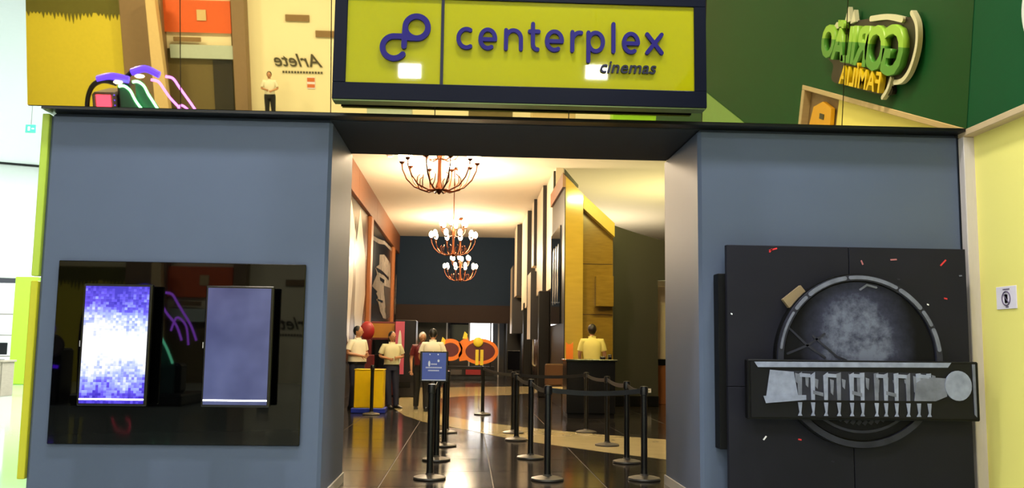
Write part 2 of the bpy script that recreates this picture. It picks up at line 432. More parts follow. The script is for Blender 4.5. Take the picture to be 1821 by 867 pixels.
# left hall wall: brown fascia boards, posts, murals
k = 0
for a, b in ((1.43,9),(9,16.5),(16.5,21.5),(21.5,26.5),(26.5,31.4)):
    struct(G().bbox(-3.1, -2.98, a+.01, b-.01, 5.25, 6.05, .01).obj('trim_%d' % (4+k), 'brown_panel'), 'brown timber fascia board along the top of the left hall wall'); k += 1
for y in (19.7, 28.4):
    tag(G().bbox(-3.079, -2.96, y, y+.55, 0, 5.24, .02).obj('timber_post', 'wood_orange'), 'orange-brown timber post %s the portrait mural' % ('on the near side of' if y < 20 else 'on the far side of'), 'post', 'timber posts of the left hall wall')
def mural(y0, y1, z0, z1, label, shapes):
    t = thing('wall_mural', label, 'mural', (-3.1, y0, z0), 0, 'murals on the left hall wall')
    G().box(0, .04, 0, y1-y0, 0, z1-z0).obj('board', 'mural_black', t)
    d = .041
    for nm, mt, poly in shapes:
        G().prism([(a*(y1-y0), b*(z1-z0)) for a, b in poly], d, d+.004, 'x').obj(nm, mt, t); d += .005
    return t
# y runs away from the camera, i.e. left to right in the picture
mural(14.2, 19.6, .9, 5.2, 'tall black and white mural with pale draped shape nearest the portal', [
    ('pale_drape', 'mural_white', [(.05,.55),(.25,.97),(.5,.75),(.62,.98),(.9,.7),(.95,.45),(.75,.1),(.6,0.02),(.5,.3),(.4,.02),(.2,.2)]),
    ('grey_fold', 'mural_grey', [(.3,.1),(.4,.5),(.45,.9),(.5,.5),(.47,.1)])])
mural(20.4, 28.3, .9, 5.2, 'black and white portrait mural of a face in profile', [
    ('pale_hairline', 'mural_grey', [(.02,.9),(.3,.93),(.6,.975),(.98,.985),(.98,.96),(.6,.945),(.35,.9),(.04,.87)]),
    ('pale_face', 'mural_grey', [(.375,.82),(.6,.86),(.92,.84),(.97,.6),(.96,.37),(.75,.33),(.62,.33),(.46,.38),(.38,.44),(.30,.455),(.36,.475),(.28,.5),(.32,.52),(.1,.535),(.29,.65),(.21,.69),(.375,.74)]),
    ('dark_brow', 'mural_black', [(.2,.695),(.5,.71),(.85,.7),(.85,.675),(.6,.685),(.3,.67)]),
    ('dark_eye', 'mural_black', [(.4,.645),(.62,.65),(.6,.62),(.42,.62)]),
    ('dark_cheek', 'mural_mid', [(.6,.6),(.97,.62),(.97,.36),(.78,.33),(.7,.45)]),
    ('dark_mouth', 'mural_black', [(.3,.462),(.55,.47),(.56,.45),(.34,.452)]),
    ('pale_jacket', 'mural_white', [(.05,.22),(.35,.2),(.6,.1),(.8,.0),(.95,.0),(.9,.12),(.6,.22),(.3,.26)])])
mural(29.1, 31.3, .9, 5.2, 'narrow black and white mural beside the navy end wall', [
    ('pale_figure', 'mural_white', [(.05,0),(.1,.98),(.3,.9),(.45,.55),(.4,.3),(.6,.1),(.5,0)]),
    ('grey_hand', 'mural_grey', [(.6,.45),(.7,.75),(.85,.8),(.9,.5),(.75,.4)])])

# right hall wall: hanging boards with dark edges
def hall_board(y0, y1, pr, z0, z1, label, mat='board_white'):
    t = thing('wall_board', label, 'wall panel', (2.25, y0, z0), 0, 'boards of the right hall wall')
    G().box(-pr, -.002, .12, y1-y0, 0, z1-z0).obj('face', mat, t)
    G().box(-pr-.006, -.002, 0, .118, -.01, z1-z0+.01 if z1 < 5.9 else z1-z0).obj('edge', 'board_edge', t)
hall_board(15.75, 17.9, .05, 2.92, 5.98, 'pale hall board nearest the gold partition')
hall_board(18.0, 20.4, .14, 2.92, 5.99, 'pale hall board with dark near edge, second from the gold partition')
hall_board(20.5, 21.6, .22, 3.9, 5.99, 'short dark-edged hall board high on the right hall wall')
hall_board(20.5, 22.2, .30, 1.6, 3.7, 'narrow cream board hanging low on the right hall wall')
hall_board(23.0, 26.2, .26, 2.7, 5.99, 'pale hall board with broad dark edge in the middle of the hall')
hall_board(26.6, 28.6, .42, 3.3, 5.99, 'dark-edged hall board near the navy end wall')
hall_board(28.8, 30.6, .48, 1.9, 4.6, 'tall cream strip board beside the navy end wall')
# portrait board on the gold partition side
t = thing('glass_mural', 'glossy dark mural with white streaks on the side of the gold partition', 'mural', (2.148, 13.2, 1.9))
G().box(-.03, 0, 0, 2.3, 0, 2.3).obj('board', 'glass_dark', t)
for q, (a, b) in enumerate(((.35,.62),(.9,1.15),(1.45,1.7))):
    G().prism([(a, 1.9), (a+.12, 1.2), (a+.05, .9), (b, .5), (b+.05, 1.0), (b, 1.8)], -.037, -.032, 'x').obj('white_streak', 'mural_white', t)
# black pilasters and doors with steel handles
for y, wd, lb in ((17.2, .35, 'black square column on the right of the hall, nearest the counter'), (24.2, .35, 'black square column on the right of the hall, farther back')):
    tag(G().bbox(1.95, 2.25, y, y+wd, 0, 2.9, .02).obj('square_column', 'lobby_dark'), lb, 'column', 'black columns of the hall')
for i, (y, lb) in enumerate(((18.2, 'near'), (21.0, 'far'))):
    d = struct(G().bbox(2.2, 2.248, y, y+1.9, 0.01, 2.5, .008).obj('door_%d' % (i+1), 'counter_black'))
    for q in (.75, 1.1): G().tube([(2.20, y+q, .75), (2.14, y+q, .8), (2.14, y+q, 1.6), (2.20, y+q, 1.65)], .022, 8).obj('handle', 'silver', d, 'steel pull handle')

# gold partition
gp = thing('gold_partition', 'gold lacquered partition with sloping top behind the ticket counter', 'partition', (0, 12.5, 0))
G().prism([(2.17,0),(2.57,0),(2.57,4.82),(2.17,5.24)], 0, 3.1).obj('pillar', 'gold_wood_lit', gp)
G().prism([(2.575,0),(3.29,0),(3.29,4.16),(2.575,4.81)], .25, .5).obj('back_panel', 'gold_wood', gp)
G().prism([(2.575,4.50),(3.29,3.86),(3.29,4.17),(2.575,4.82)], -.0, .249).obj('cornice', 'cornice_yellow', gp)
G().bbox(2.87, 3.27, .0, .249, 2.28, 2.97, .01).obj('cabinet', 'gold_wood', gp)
G().prism([(2.10,4.98),(2.172,4.98),(2.172,5.25),(2.10,5.32)], .0, 3.1).obj('edge_cap', 'brown_panel', gp)
G().prism([(2.13,5.28),(2.45,4.96),(2.45,5.02),(2.13,5.40)], -.05, 0).obj('top_cap', 'lobby_dark', gp)
G().box(2.150, 2.168, .02, 3.08, 0, 4.97).obj('side_panel', 'lobby_dark', gp)  # dark cover added to keep a lamp reflection off the pillar side
for z in (3.25, 2.1): G().box(2.576, 3.28, .243, .2495, z, z+.012).obj('joint', 'brown_header', gp)
# olive partition with curved top
op = thing('olive_partition', 'dark olive partition wall with curved top right of the counter', 'partition', (0, 13.7, 0))
pts = [(3.45,0),(4.52,0),(4.52,2.98),(5.2,2.98)]+[(5.2-1.75*i/10, 3.86+.43*(i/10)**1.4) for i in range(11)]
G().prism(pts, 0, .2).obj('wall', 'olive_wall', op)
G().bbox(3.45, 4.52, -.06, .0, 0, .25, .01).obj('plinth', 'counter_black', op)
s_ = G().bbox(4.25, 4.35, -.012, 0, .32, .42, .003).obj('socket_plate', 'notice_white', op, 'white wall socket')
G().box(4.28, 4.32, -.015, -.011, .35, .39).obj('socket', 'baseboard_grey', s_)
# pale board put in for a lit doorway beyond the olive partition
lp = thing('doorway_board', 'pale board standing in for a lit doorway beside the right jamb of the portal', 'notice board', (4.95, 14.6, 0))
G().bbox(-.4, .5, 0, .06, 1.1, 2.9, .01).obj('board', 'board_white', lp)
G().bbox(-.4, .5, -.02, .07, .95, 1.1, .01).obj('ledge', 'counter_black', lp)
G().bbox(-.4, .5, 0, .06, 0, .95, .01).obj('base', 'wood_orange', lp)

# far lit recess: mullions, lit panel
ws = thing('storefront_glazing', 'dim glazed storefront with bright lit panel at the end of the hall', 'storefront', (0, 33, 0))
for x in (-2.3, -.95, -.85, .05, 1.0, 1.35, 1.62): G().box(x, x+.06, 0, .06, 0, 2.6).obj('mullion', 'baseboard_grey' if x in (-.95, .05, 1.35) else 'lobby_dark', ws)
G().box(-2.3, 1.68, .07, .08, 0, .9).obj('lower_panel', 'dark_wall', ws)
G().box(-2.24, -.95, .07, .09, .9, 2.5).obj('grey_panel', 'olive_wall', ws)
G().box(.12, 1.12, .07, .09, 1.55, 2.5).obj('lit_panel', 'lamp_white', ws, 'bright white lit panel')
G().box(-.78, .04, .07, .09, 1.2, 2.5).obj('pane', 'glass_dark', ws)

# ================================================================== mall side
struct(G().box(-26, 16, -34, 0, -.1, -.002).box(-26, -3.66, 0, 34, -.1, -.002).obj('floor_mall', 'mall_floor'))
struct(G().box(-26, 16, -34, -.02, 7, 7.2).box(-26, -3.66, -.02, 34, 7, 7.2).obj('ceiling_mall', 'mall_ceiling'))
# shop seen past the left end of the facade
struct(G().prism([(-20, 19.5), (-12.5, 22.6), (-12.5, 23), (-20, 20)], 3.33, 6.93, 'z').obj('wall_shop_upper', 'mall_white'))
struct(G().prism([(-20, 19.46), (-12.5, 22.56), (-12.5, 22.7), (-20, 19.7)], 6.93, 6.999, 'z').obj('trim_9', 'lip_black'), 'black strip between white shop front and ceiling')
struct(G().box(-20, -12.4, 26, 26.2, 0, 3.4).obj('wall_shop_back', 'mall_white'))
struct(G().box(-12.4, -12.2, 22.7, 33, 0, 7).obj('wall_shop_side', 'mall_white'))
tag(G().bbox(-14.1, -13.4, 21.2, 21.75, 0, 3.32, .02).obj('square_pillar', 'lime'), 'lime green pillar past the left end of the facade', 'pillar')
t = thing('reception_desk', 'pale wooden reception desk at the far left edge', 'desk', (-12.2, 14.9, 0))
G().bbox(-.6, 1.02, 0, .65, .82, .87, .008).obj('desk_top', 'desk_wood', t)
G().bbox(-.55, .97, .03, .06, 0.04, .82, .005).obj('front_panel', 'desk_wood', t)
for x in (-.58, .95): G().bbox(x, x+.04, .03, .6, 0, .82, .005).obj('side_panel', 'desk_wood', t)
t = thing('computer_monitor', 'black computer monitor on the reception desk', 'monitor', (-11.45, 15.15, .87))
G().bbox(-.2, .2, -.02, .02, .13, .42, .008).obj('display', 'monitor', t)
G().bbox(-.02, .02, 0, .03, .01, .16, .004).obj('neck', 'monitor', t); G().bbox(-.12, .12, -.08, .1, 0, .014, .005).obj('foot', 'monitor', t)
t = thing('shelf_rack', 'grey metal shelving behind the reception desk', 'shelf', (-14.9, 23.5, 0))
for z in (.1, .8, 1.5, 2.2): G().box(-1, .7, 0, .4, z, z+.03).obj('shelf', 'mural_grey', t)
for x in (-1, .67): G().box(x, x+.03, 0, .4, 0, 2.7).obj('upright', 'mural_mid', t)
t = thing('exit_sign', 'small green exit sign hanging under the white mall ceiling', 'sign', (-8.6, 10, 5.38))
G().bbox(-.1, .1, -.015, .015, 0, .16, .005).obj('panel', 'exit_green', t)
G().box(-.05, -.01, -.018, -.015, .04, .12).box(.02, .07, -.018, -.015, .07, .09).obj('pictogram', 'print_white', t)
G().tube([(0,0,.16),(0,0,1.62)], .006, 6).obj('hanger', 'silver', t)

# right wall of the mall: green above, timber frame, yellow niche below
rw = struct(G().box(XR, XR+.3, -14, 0, 3.34, 7).box(XR, XR+.3, -14, -4.36, 0, 3.34).box(XR+.10, XR+.3, -4.36, 0, 0, 3.34).obj('wall_right_mall', 'wall_green'))
G().box(XR+.085, XR+.1, -3.3, -.0, 0, 3.285).obj('yellow_panel', 'wall_yellow', rw, 'bright yellow panel filling the timber frame')
G().box(XR+.085, XR+.1, -4.3, -3.3, 0, 3.285).obj('brown_panel', 'brown_column', rw)
struct(G().bbox(XR-.012, XR+.1, -4.36, .0, 3.285, 3.345, .006).obj('trim_10', 'wood_pale'), 'pale timber beam over the yellow wall panel')
struct(G().bbox(XR-.012, XR+.1, -.095, -.001, 0, 3.285, .006).obj('trim_11', 'wood_post'), 'pale timber post where facade meets yellow wall')
struct(G().bbox(XR-.012, XR+.1, -4.36, -4.26, 0, 3.285, .006).obj('trim_12', 'wood_pale'), 'pale timber post at the near end of the yellow wall')
G().prism([(-9.6,2.75),(-5.6,2.4),(-5.6,0.3),(-9.6,.3)], XR-.012, XR-.001, 'x').obj('hill_panel', 'green_light', rw, 'lighter green sloping band low on the green wall')
t = thing('amber_panel', 'rounded amber panel on the brown strip beside the yellow wall', 'panel', (XR+.02, -3.75, 2.0))
G().prism([(-.35,0),(.2,0),(.22,.7),(.42,.95),(.40,1.15),(.1,1.2),(-.2,1.1),(-.3,.8)], 0, .05, 'x').obj('board', 'amber', t)
G().bbox(-.006, 0, .05, .2, .98, 1.05, .002).obj('dark_spot', 'door_dark', t)
# no-drinks notice
t = thing('notice_sign', 'small white prohibition notice on the yellow wall', 'sign', (XR+.083, -.49, 1.725))
G().bbox(-.006, 0, -.145, .145, 0, .19, .002).obj('plate', 'notice_white', t)
g = G().tube([(-.008, .058*math.cos(a), .088+.058*math.sin(a)) for a in [2*math.pi*i/24 for i in range(24)]], .005, 6, True)
g.tube([(-.008, .04, .13), (-.008, -.04, .046)], .005, 6); g.obj('prohibition_ring', 'print_purple', t)
G().prism([(-.018,.05),(.018,.05),(.022,.12),(.008,.125),(-.022,.12)], -.010, -.007, 'x').obj('cup_symbol', 'mural_black', t)
for zz, ww in ((.165, .1), (.017, .055)):
    g = G()
    for q in range(int(ww/.014)): g.box(-.008, -.005, -ww/2+q*.014, -ww/2+q*.014+.009, zz-.006, zz+.006)
    g.obj('text_line', 'print_purple', t)

# ceiling downlights of the mall (all alike) and two floodlights on the sign
def ceil_light(x, y, power, lb, color=(1, .97, .92), sz=1.1, grp='square mall ceiling lights', spread=None):
    t = thing('ceiling_light', lb, 'ceiling light', (x, y, 6.93), 0, grp)
    h = sz/2+.05; G().prism([(-h,-h),(h,-h),(h,h),(-h,h)], 0.02, .069, 'z').obj('frame', 'baseboard_grey', t)
    l = area('diffuser_light', (0, 0, 0), sz, power, color, None, t, None, spread); return t
for x, y, pw, sz, lb in ((-2.6,-1.75,.62,.5,'above the black display board'), (.3,-1.75,.5,.5,'above the cinema sign'), (2.7,-1.75,.6,.5,'above the promo board'), (-2.8,-6.5,1,1.1,'high over the walkway on the left'), (1.4,-6.5,1,1.1,'high over the walkway by the green wall')):
    ceil_light(x, y, LIGHTS['mall']*pw, 'square mall ceiling light '+lb, (.96, .97, 1), sz, 'square mall ceiling lights', R(110) if sz < 1 else None)
for x, y, lb in ((-6.3,8,'just past the left end of the facade'), (-6.6,13,'before the exit sign'), (-9,18,'beyond the exit sign'), (-17,13,'left of the reception desk'), (-20,17,'by the far end of the white shop front')):
    ceil_light(x, y, LIGHTS['left'], 'square mall ceiling light '+lb, (.92, 1, 1))
ceil_light(-16.5, 24, LIGHTS['left']*.6, 'square ceiling light inside the white shop', (.95, 1, 1))
for x, y, lb in ((-12,-19,'before the yellow store wall'), (-6,-19,'before the dark script lettering'), (0,-19,'before the middle of the cream wall'), (6,-19,'before the right end of the cream wall'), (-12,-12,'left of the neon arcade ride')):
    ceil_light(x, y, LIGHTS['back'], 'square mall ceiling light '+lb, (1, .95, .85))
for x, z, lb in ((-.91, 5.30, 'left'), (1.82, 5.36, 'right')):
    t = thing('floodlight', '%s square floodlight aimed at the yellow cinema sign' % lb, 'floodlight', (x, -6, z), 0, 'floodlights on the sign')
    G().bbox(-.17, .17, -.12, -.02, -.13, .13, .01).obj('housing', 'tv_black', t)
    G().tube([(0,-.07,.13),(0,-.07,7-z)], .012, 8).obj('drop_rod', 'tv_black', t)
    area('floodlight_lamp', (0, 0, 0), .31, LIGHTS['flood'], (1, .98, .95), (0, 5.6, -1.4), t, .22)

# ================================================================== cinema sign
sg = thing('cinema_sign', 'large yellow cinema sign in black frame over the entrance', 'sign', (0, -.5, 0))
X0, X1, Z0, Z1 = -1.16, 1.982, 3.378, 4.41
fx0, fx1, fz0, fz1 = -1.054, 1.88, 3.522, 4.259
G().box(X0, X1, .03, .145, Z0, Z1).obj('box', 'sign_frame', sg)
G().bbox(X0, X1, -.0, .03, Z0, fz0, .004).obj('frame_bar', 'sign_frame', sg); G().bbox(X0, X1, 0, .03, fz1, Z1, .004).obj('frame_bar', 'sign_frame', sg)
G().bbox(X0, fx0, 0, .03, fz0, fz1, .004).obj('frame_bar', 'sign_frame', sg); G().bbox(fx1, X1, 0, .03, fz0, fz1, .004).obj('frame_bar', 'sign_frame', sg)
G().box(X0+.01, X1-.01, .01, .14, Z0-.012, Z0-.001).obj('underside', 'sign_under', sg, 'olive reflective strip under the sign')
G().box(fx0, fx1, .018, .029, fz0, fz1).obj('face', 'sign_yellow', sg)
G().box(-.27, -.245, .006, .018, fz0, fz1).obj('divider', 'letter_black', sg)
def arc(cx, cz, rx, rz, a0, a1, n=20): return [(cx+rx*math.cos(R(a0+(a1-a0)*i/n)), cz+rz*math.sin(R(a0+(a1-a0)*i/n))) for i in range(n+1)]
# logo: ring with stem, and open hook joined to it
S = .00176  # metres per crop pixel
def lp_(x, y): return (-.474+(x-420)*S, 4.004-(y-127)*S)
g = G().stroke(arc(*lp_(420, 127), 54*S, 54*S, 0, 360-11.25, 31), .047, -.012, .018, True)
g.stroke([lp_(366, 127), lp_(364, 175), lp_(362, 222)], .046, -.0135, .0165)
g.obj('logo_ring', 'letter_navy', sg)
hook = arc(*lp_(315, 228), 54*S, 54*S, -38, -270, 26)+[lp_(345, 174), lp_(380, 180), lp_(420, 181)]
G().stroke(hook, .047, -.013, .0178).obj('logo_hook', 'letter_navy', sg)
# word: stroke letters
LW = .034; bz = 3.842; xh = .160
def LX(c): return -.140+(c-600)/965*1.755
def letter(strokes, c0, c1):
    a = LX(c0)+LW/2; b = LX(c1)-LW/2; wd = b-a; g = G()
    for q, st in enumerate(strokes): g.stroke([(a+u*wd, bz+v*xh) for u, v in st], LW, -.012+q*.0004, .018)
    g.obj('letter', 'letter_navy', sg)
def A_(cx, cz, rx, rz, a0, a1, n=16): return arc(cx, cz, rx, rz, a0, a1, n)
c_ = [A_(.56, .5, .56, .5, 62, 300, 20)]
e_ = [[(.04, .47), (.5, .47), (.97, .47)], A_(.5, .5, .48, .5, -4, 300, 24)]
n_ = [[(0, 1), (0, 0)], A_(.5, .55, .5, .45, 175, 0, 14)+[(1, .3), (1, 0)]]
t_ = [[(.3, 1.38), (.3, .35)]+A_(.72, .3, .42, .3, 180, 275, 8), [(0, .97), (.85, .97)]]
r_ = [[(0, 1), (0, 0)], A_(.85, .5, .85, .48, 175, 80, 10)]
p_ = [[(0, 1), (0, -.55)], A_(.5, .5, .5, .5, 180, 0, 14), A_(.5, .5, .5, .5, -180, 0, 14)]
l_ = [[(0, 1.5), (0, 0.0)]]
x_ = [[(0, 1), (1, 0)], [(1, 1), (0, 0)]]
for st, a, b in ((c_,600,685),(e_,700,790),(n_,820,908),(t_,930,997),(e_,1008,1100),(r_,1128,1188),(p_,1203,1290),(l_,1320,1341),(e_,1368,1455),(x_,1478,1565)): letter(st, a, b)
text('small_word', 'cinemas', .150, 'letter_black', sg, Matrix.Translation((1.064, .006, 3.662)) @ FRONT, .008, .22, .002, 1.0)

# ================================================================== display board with two screens
bd = thing('display_board', 'glossy black board on the left blue-grey wall', 'board', (-2.44, 0, .5))
G().bbox(-1.04, 1.04, -.035, -.001, 0, 1.535, .006).obj('panel', 'panel_black', bd)
for x, on, lb in ((-2.912, 1, 'portrait screen showing violet and white pixel pattern on the black board'), (-1.91, 0, 'portrait screen glowing plain dull blue on the black board')):
    t = thing('wall_screen', lb, 'screen', (x, -.2, 1.33), 0, 'portrait screens on the black board')
    G().bbox(-.278, .282, .0, .05, -.50, .50, .006).obj('bezel', 'tv_black', t)
    G().bbox(-.22, .22, .05, .163, -.4, .4, .006).obj('mount', 'tv_black', t)
    G().box(-.26, .26, -.004, -.0005, -.481, .481).obj('display', 'screen_on' if on else 'screen_idle', t)
    G().box(-.26, .26, -.006, -.004, -.452, -.440).obj('bottom_line', 'lamp_white', t, 'thin white line across the foot of the picture')
    G().box(-.286, -.279, .0, .03, -.02, .03).obj('side_tab', 'silver', t)

# ================================================================== movie display panel on the right
po = thing('promo_board', 'black promotional board of four panels leaning off the right wall', 'board', (0, -.22, 0))
px0, px1, pxm, pz1, pzm = 2.21, 4.325, 3.285, 2.255, 1.045
for a, b, c, d in ((px0, pxm, pzm, pz1), (pxm, px1, pzm, pz1), (px0, pxm, 0.02, pzm), (pxm, px1, .02, pzm)):
    G().bbox(a+.003, b-.003, .0, .06, c+.002, d-.002, .004).obj('panel', 'poster_dark', po)
rnd = random.Random(11)
for x, z, l, a, mt in ((2.62,2.22,.09,20,'spark_red'),(2.60,2.21,.05,60,'spark_red'),(3.40,2.12,.05,-60,'spark_pink'),(3.68,2.15,.07,10,'spark_pink'),(4.12,2.13,.09,50,'spark_red'),(4.13,1.82,.035,0,'spark_red'),(3.97,1.765,.02,0,'print_white'),(2.25,1.66,.018,0,'print_white'),(2.52,.62,.05,60,'print_white'),(2.82,.61,.035,0,'spark_red'),(3.1,.43,.03,0,'emblem_mid'),(4.27,2.02,.03,20,'emblem_grey'),(3.72,1.98,.03,10,'emblem_mid')):
    ca, sa = math.cos(R(a)), math.sin(R(a)); h = .009; l *= .8
    g = G().prism([(x-ca*l/2-sa*h, z-sa*l/2+ca*h), (x-ca*l/2+sa*h*.4, z-sa*l/2-ca*h*.4), (x+ca*l/2+sa*h, z+sa*l/2-ca*h), (x+ca*l/2-sa*h*.4, z+sa*l/2+ca*h*.4)], -.003, -.0002); g.obj('spark', mt, po)
tag(G().bbox(2.155, 2.6, -.155, -.001, .515, 2.01, .006).obj('backing_box', 'poster_black'), 'black backing box between the promo board and the wall', 'box')
em = thing('promo_emblem', 'round dark emblem with wide banner fixed on the promo board', 'emblem', (3.32, -.22, 1.28))
RX, RZ = .72, .735
G().prism(arc(0, 0, RX, RZ, 0, 355, 71), -.07, -.002).obj('disc_base', 'poster_black', em)
G().prism(arc(0, 0, RX-.07, RZ-.07, 0, 355, 71), -.085, -.07).obj('disc_print', 'emblem_print', em)
g = G().stroke(arc(0, 0, RX-.035, RZ-.035, 0, 357, 90), .05, -.105, -.07, True); g.obj('rim', 'emblem_mid', em)
for a0, a1, wd in ((100,128,.035),(132,142,.03),(62,96,.03),(40,58,.035),(26,36,.03),(8,22,.035),(146,172,.02)):
    G().stroke(arc(0, 0, RX-.033, RZ-.033, a0, a1, 8), wd, -.111, -.105).obj('rim_highlight', 'emblem_grey', em)
G().stroke(arc(0, -.03, RX-.16, RZ-.17, 222, 318, 16), .022, -.09, -.085).obj('lower_arc', 'emblem_mid', em)
for q in range(14):
    x = -.34+q*.052; z = -math.sqrt(max(.05, .56**2-x*x))*.97+.02
    G().prism([(x-.02, z), (x+.005, z-.02), (x+.03, z+.01), (x+.01, z+.03)], -.088, -.085).obj('lower_fleck', 'emblem_mid', em)
for pts in ([(-.62,.28),(-.45,.12),(-.3,.02)],[(-.4,.2),(-.2,.03),(-.12,.0)],[(-.62,.05),(-.45,.12),(-.3,.22)],[(.02,.6),(.08,.64),(.16,.62)]):
    G().stroke(pts, .018, -.089, -.085).obj('scratch', 'emblem_mid' if pts[0][0] < .0 else 'emblem_grey', em)
bn = G().bbox(-.985, .99, -.15, -.06, -.495, .0, .01).obj('banner', 'poster_black', em)
G().box(-.96, .965, -.156, -.150, -.475, -.02).obj('banner_face', 'emblem_dark', em)
G().prism([(-.93,-.02),(.75,-.01),(.72,-.05),(-.9,-.065)], -.162, -.156).obj('banner_top_edge', 'emblem_light', em)
G().prism([(.93,-.02),(.955,-.02),(.955,-.46),(.935,-.44)], -.162, -.156).obj('banner_side_edge', 'emblem_grey', em)
G().prism([(-.80,-.09),(.55,-.10),(.62,-.33),(-.80,-.335)], -.160, -.156).obj('banner_band', 'emblem_mid', em)
G().prism([(-.80,-.085),(-.6,-.1),(-.56,-.33),(-.84,-.335)], -.166, -.160).obj('banner_block', 'emblem_light', em)
G().prism([(-.86,-.30),(-.5,-.29),(-.5,-.33),(-.84,-.36)], -.170, -.166).obj('banner_stripe', 'emblem_light', em)
G().prism(arc(.80, -.2, .115, .125, 0, 345, 24), -.172, -.160).obj('banner_disc', 'emblem_light', em)
G().prism([(.42,-.33),(.44,-.18),(.52,-.13),(.7,-.14),(.7,-.29),(.6,-.33)], -.168, -.160).obj('banner_wing', 'emblem_grey', em)
rnd = random.Random(5)
for q, x in enumerate((-.55,-.44,-.33,-.22,-.11,-.02,.10,.18,.27,.37,.46,.55)):
    hgt = rnd.uniform(.12, .2)
    G().prism([(x-.02, -.1-rnd.uniform(0, .03)), (x+.02, -.1), (x+.014, -.33), (x-.016, -.33)], -.167, -.161).obj('vertical_bar', 'emblem_light' if q % 3 else 'emblem_grey', em)
    G().prism([(x-.018, -.35), (x+.018, -.35), (x+.008, -.44), (x+.016, -.46), (x-.02, -.46), (x-.006, -.43)], -.163, -.157).obj('lower_bar', 'emblem_light', em)
    if q % 2 == 0: G().prism([(x, -.11), (x+.09, -.115), (x+.09, -.145), (x, -.14)], -.169, -.163).obj('cross_bar', 'emblem_light', em)
    if q % 3 == 1: G().prism([(x, -.25), (x+.085, -.27), (x+.085, -.30), (x, -.28)], -.169, -.163).obj('cross_bar', 'emblem_grey', em)
for q in range(16):
    x = -.58+q*.077+rnd.uniform(-.015, .015); z0_ = -.1-rnd.uniform(0, .06); z1_ = -.2-rnd.uniform(0, .13)
    G().prism([(x-.012, z0_), (x+.02, z0_-.01), (x+.012, z1_), (x-.008, z1_+.02)], -.165, -.1605).obj('faint_bar', 'emblem_grey', em)
g = G().box(-.1, .1, -.05, -.002, -.04, .05); g.xf(Matrix.Translation((-.53, 0, .53)) @ Matrix.Rotation(R(-38), 4, 'Y')); g.obj('support_block', 'emblem_wood', em, 'bare wooden block behind the rim')

# ================================================================== stanchions
def make_stanchion():
    t = thing('queue_post', '', 'queue post')
    G().lathe([(.165,0),(.17,.008),(.165,.022),(.12,.034),(.05,.045),(.04,.06)], n=28).obj('base', 'stanchion_base', t)
    G().lathe([(.038,.055),(.036,.07),(.034,.1),(.034,.86),(.036,.87)], n=18).obj('pole', 'stanchion_black', t)
    G().lathe([(.036,.865),(.043,.87),(.043,.945),(.036,.958),(.01,.962)], n=18).obj('cassette', 'stanchion_black', t)
    return t
sp0 = make_stanchion()
POSTS = [
 (.846,1.62,'black queue post standing nearest in the middle row'),
 (.798,3.45,'second queue post from the front in the middle row'),
 (.74,5.61,'third queue post from the front in the middle row'),
 (.745,6.69,'rearmost queue post of the middle row'),
 (1.863,1.69,'queue post nearest the right jamb of the portal'),
 (1.926,3.10,'second queue post from the front in the right row'),
 (1.972,4.96,'third queue post from the front in the right row'),
 (1.932,6.91,'rearmost queue post of the right row, before the counter'),
 (-.361,1.65,'frontmost queue post of the left row, under the blue sign'),
 (-.345,3.18,'second queue post of the left row, behind the blue-sign post'),
 (-.29,4.73,'third queue post of the left row, mostly hidden'),
 (-.30,6.68,'fourth queue post of the left row, mostly hidden'),
 (.326,10.6,'lone queue post in front of the orange rings'),
 (-1.85,10.28,'queue post in front of the yellow podium')]
posts = []
for i, (x, y, lb) in enumerate(POSTS):
    o = sp0 if i == 0 else copy_tree(sp0)
    o.location = (x, y, .002); o['label'] = lb; o['group'] = 'black queue posts'; posts.append(o)
def belt(i, j, sag=.03):
    a = Vector(POSTS[i][:2]); b = Vector(POSTS[j][:2]); d = b-a; L_ = d.length; u = d/L_; nrm = Vector((-u.y, u.x)); vs = []; fs = []; n = 10
    for k in range(n+1):
        s = .042+(L_-.084)*k/n; q = 4*(k/n)*(1-k/n)*sag
        for off, z in ((-.002, .935), (.002, .935), (.002, .885), (-.002, .885)): vs.append((u.x*s+nrm.x*off, u.y*s+nrm.y*off, z-q))
    for k in range(n):
        for c in range(4): fs.append((k*4+c, k*4+(c+1) % 4, k*4+4+(c+1) % 4, k*4+4+c))
    fs += [(0,1,2,3), (n*4+3, n*4+2, n*4+1, n*4)]
    G().add(vs, fs).obj('belt', 'belt_black', posts[i])
for i, j in ((0,1),(1,2),(2,3),(4,5),(5,6),(6,7),(0,4),(8,9),(9,10),(10,11),(3,7),(12,3)): belt(i, j)
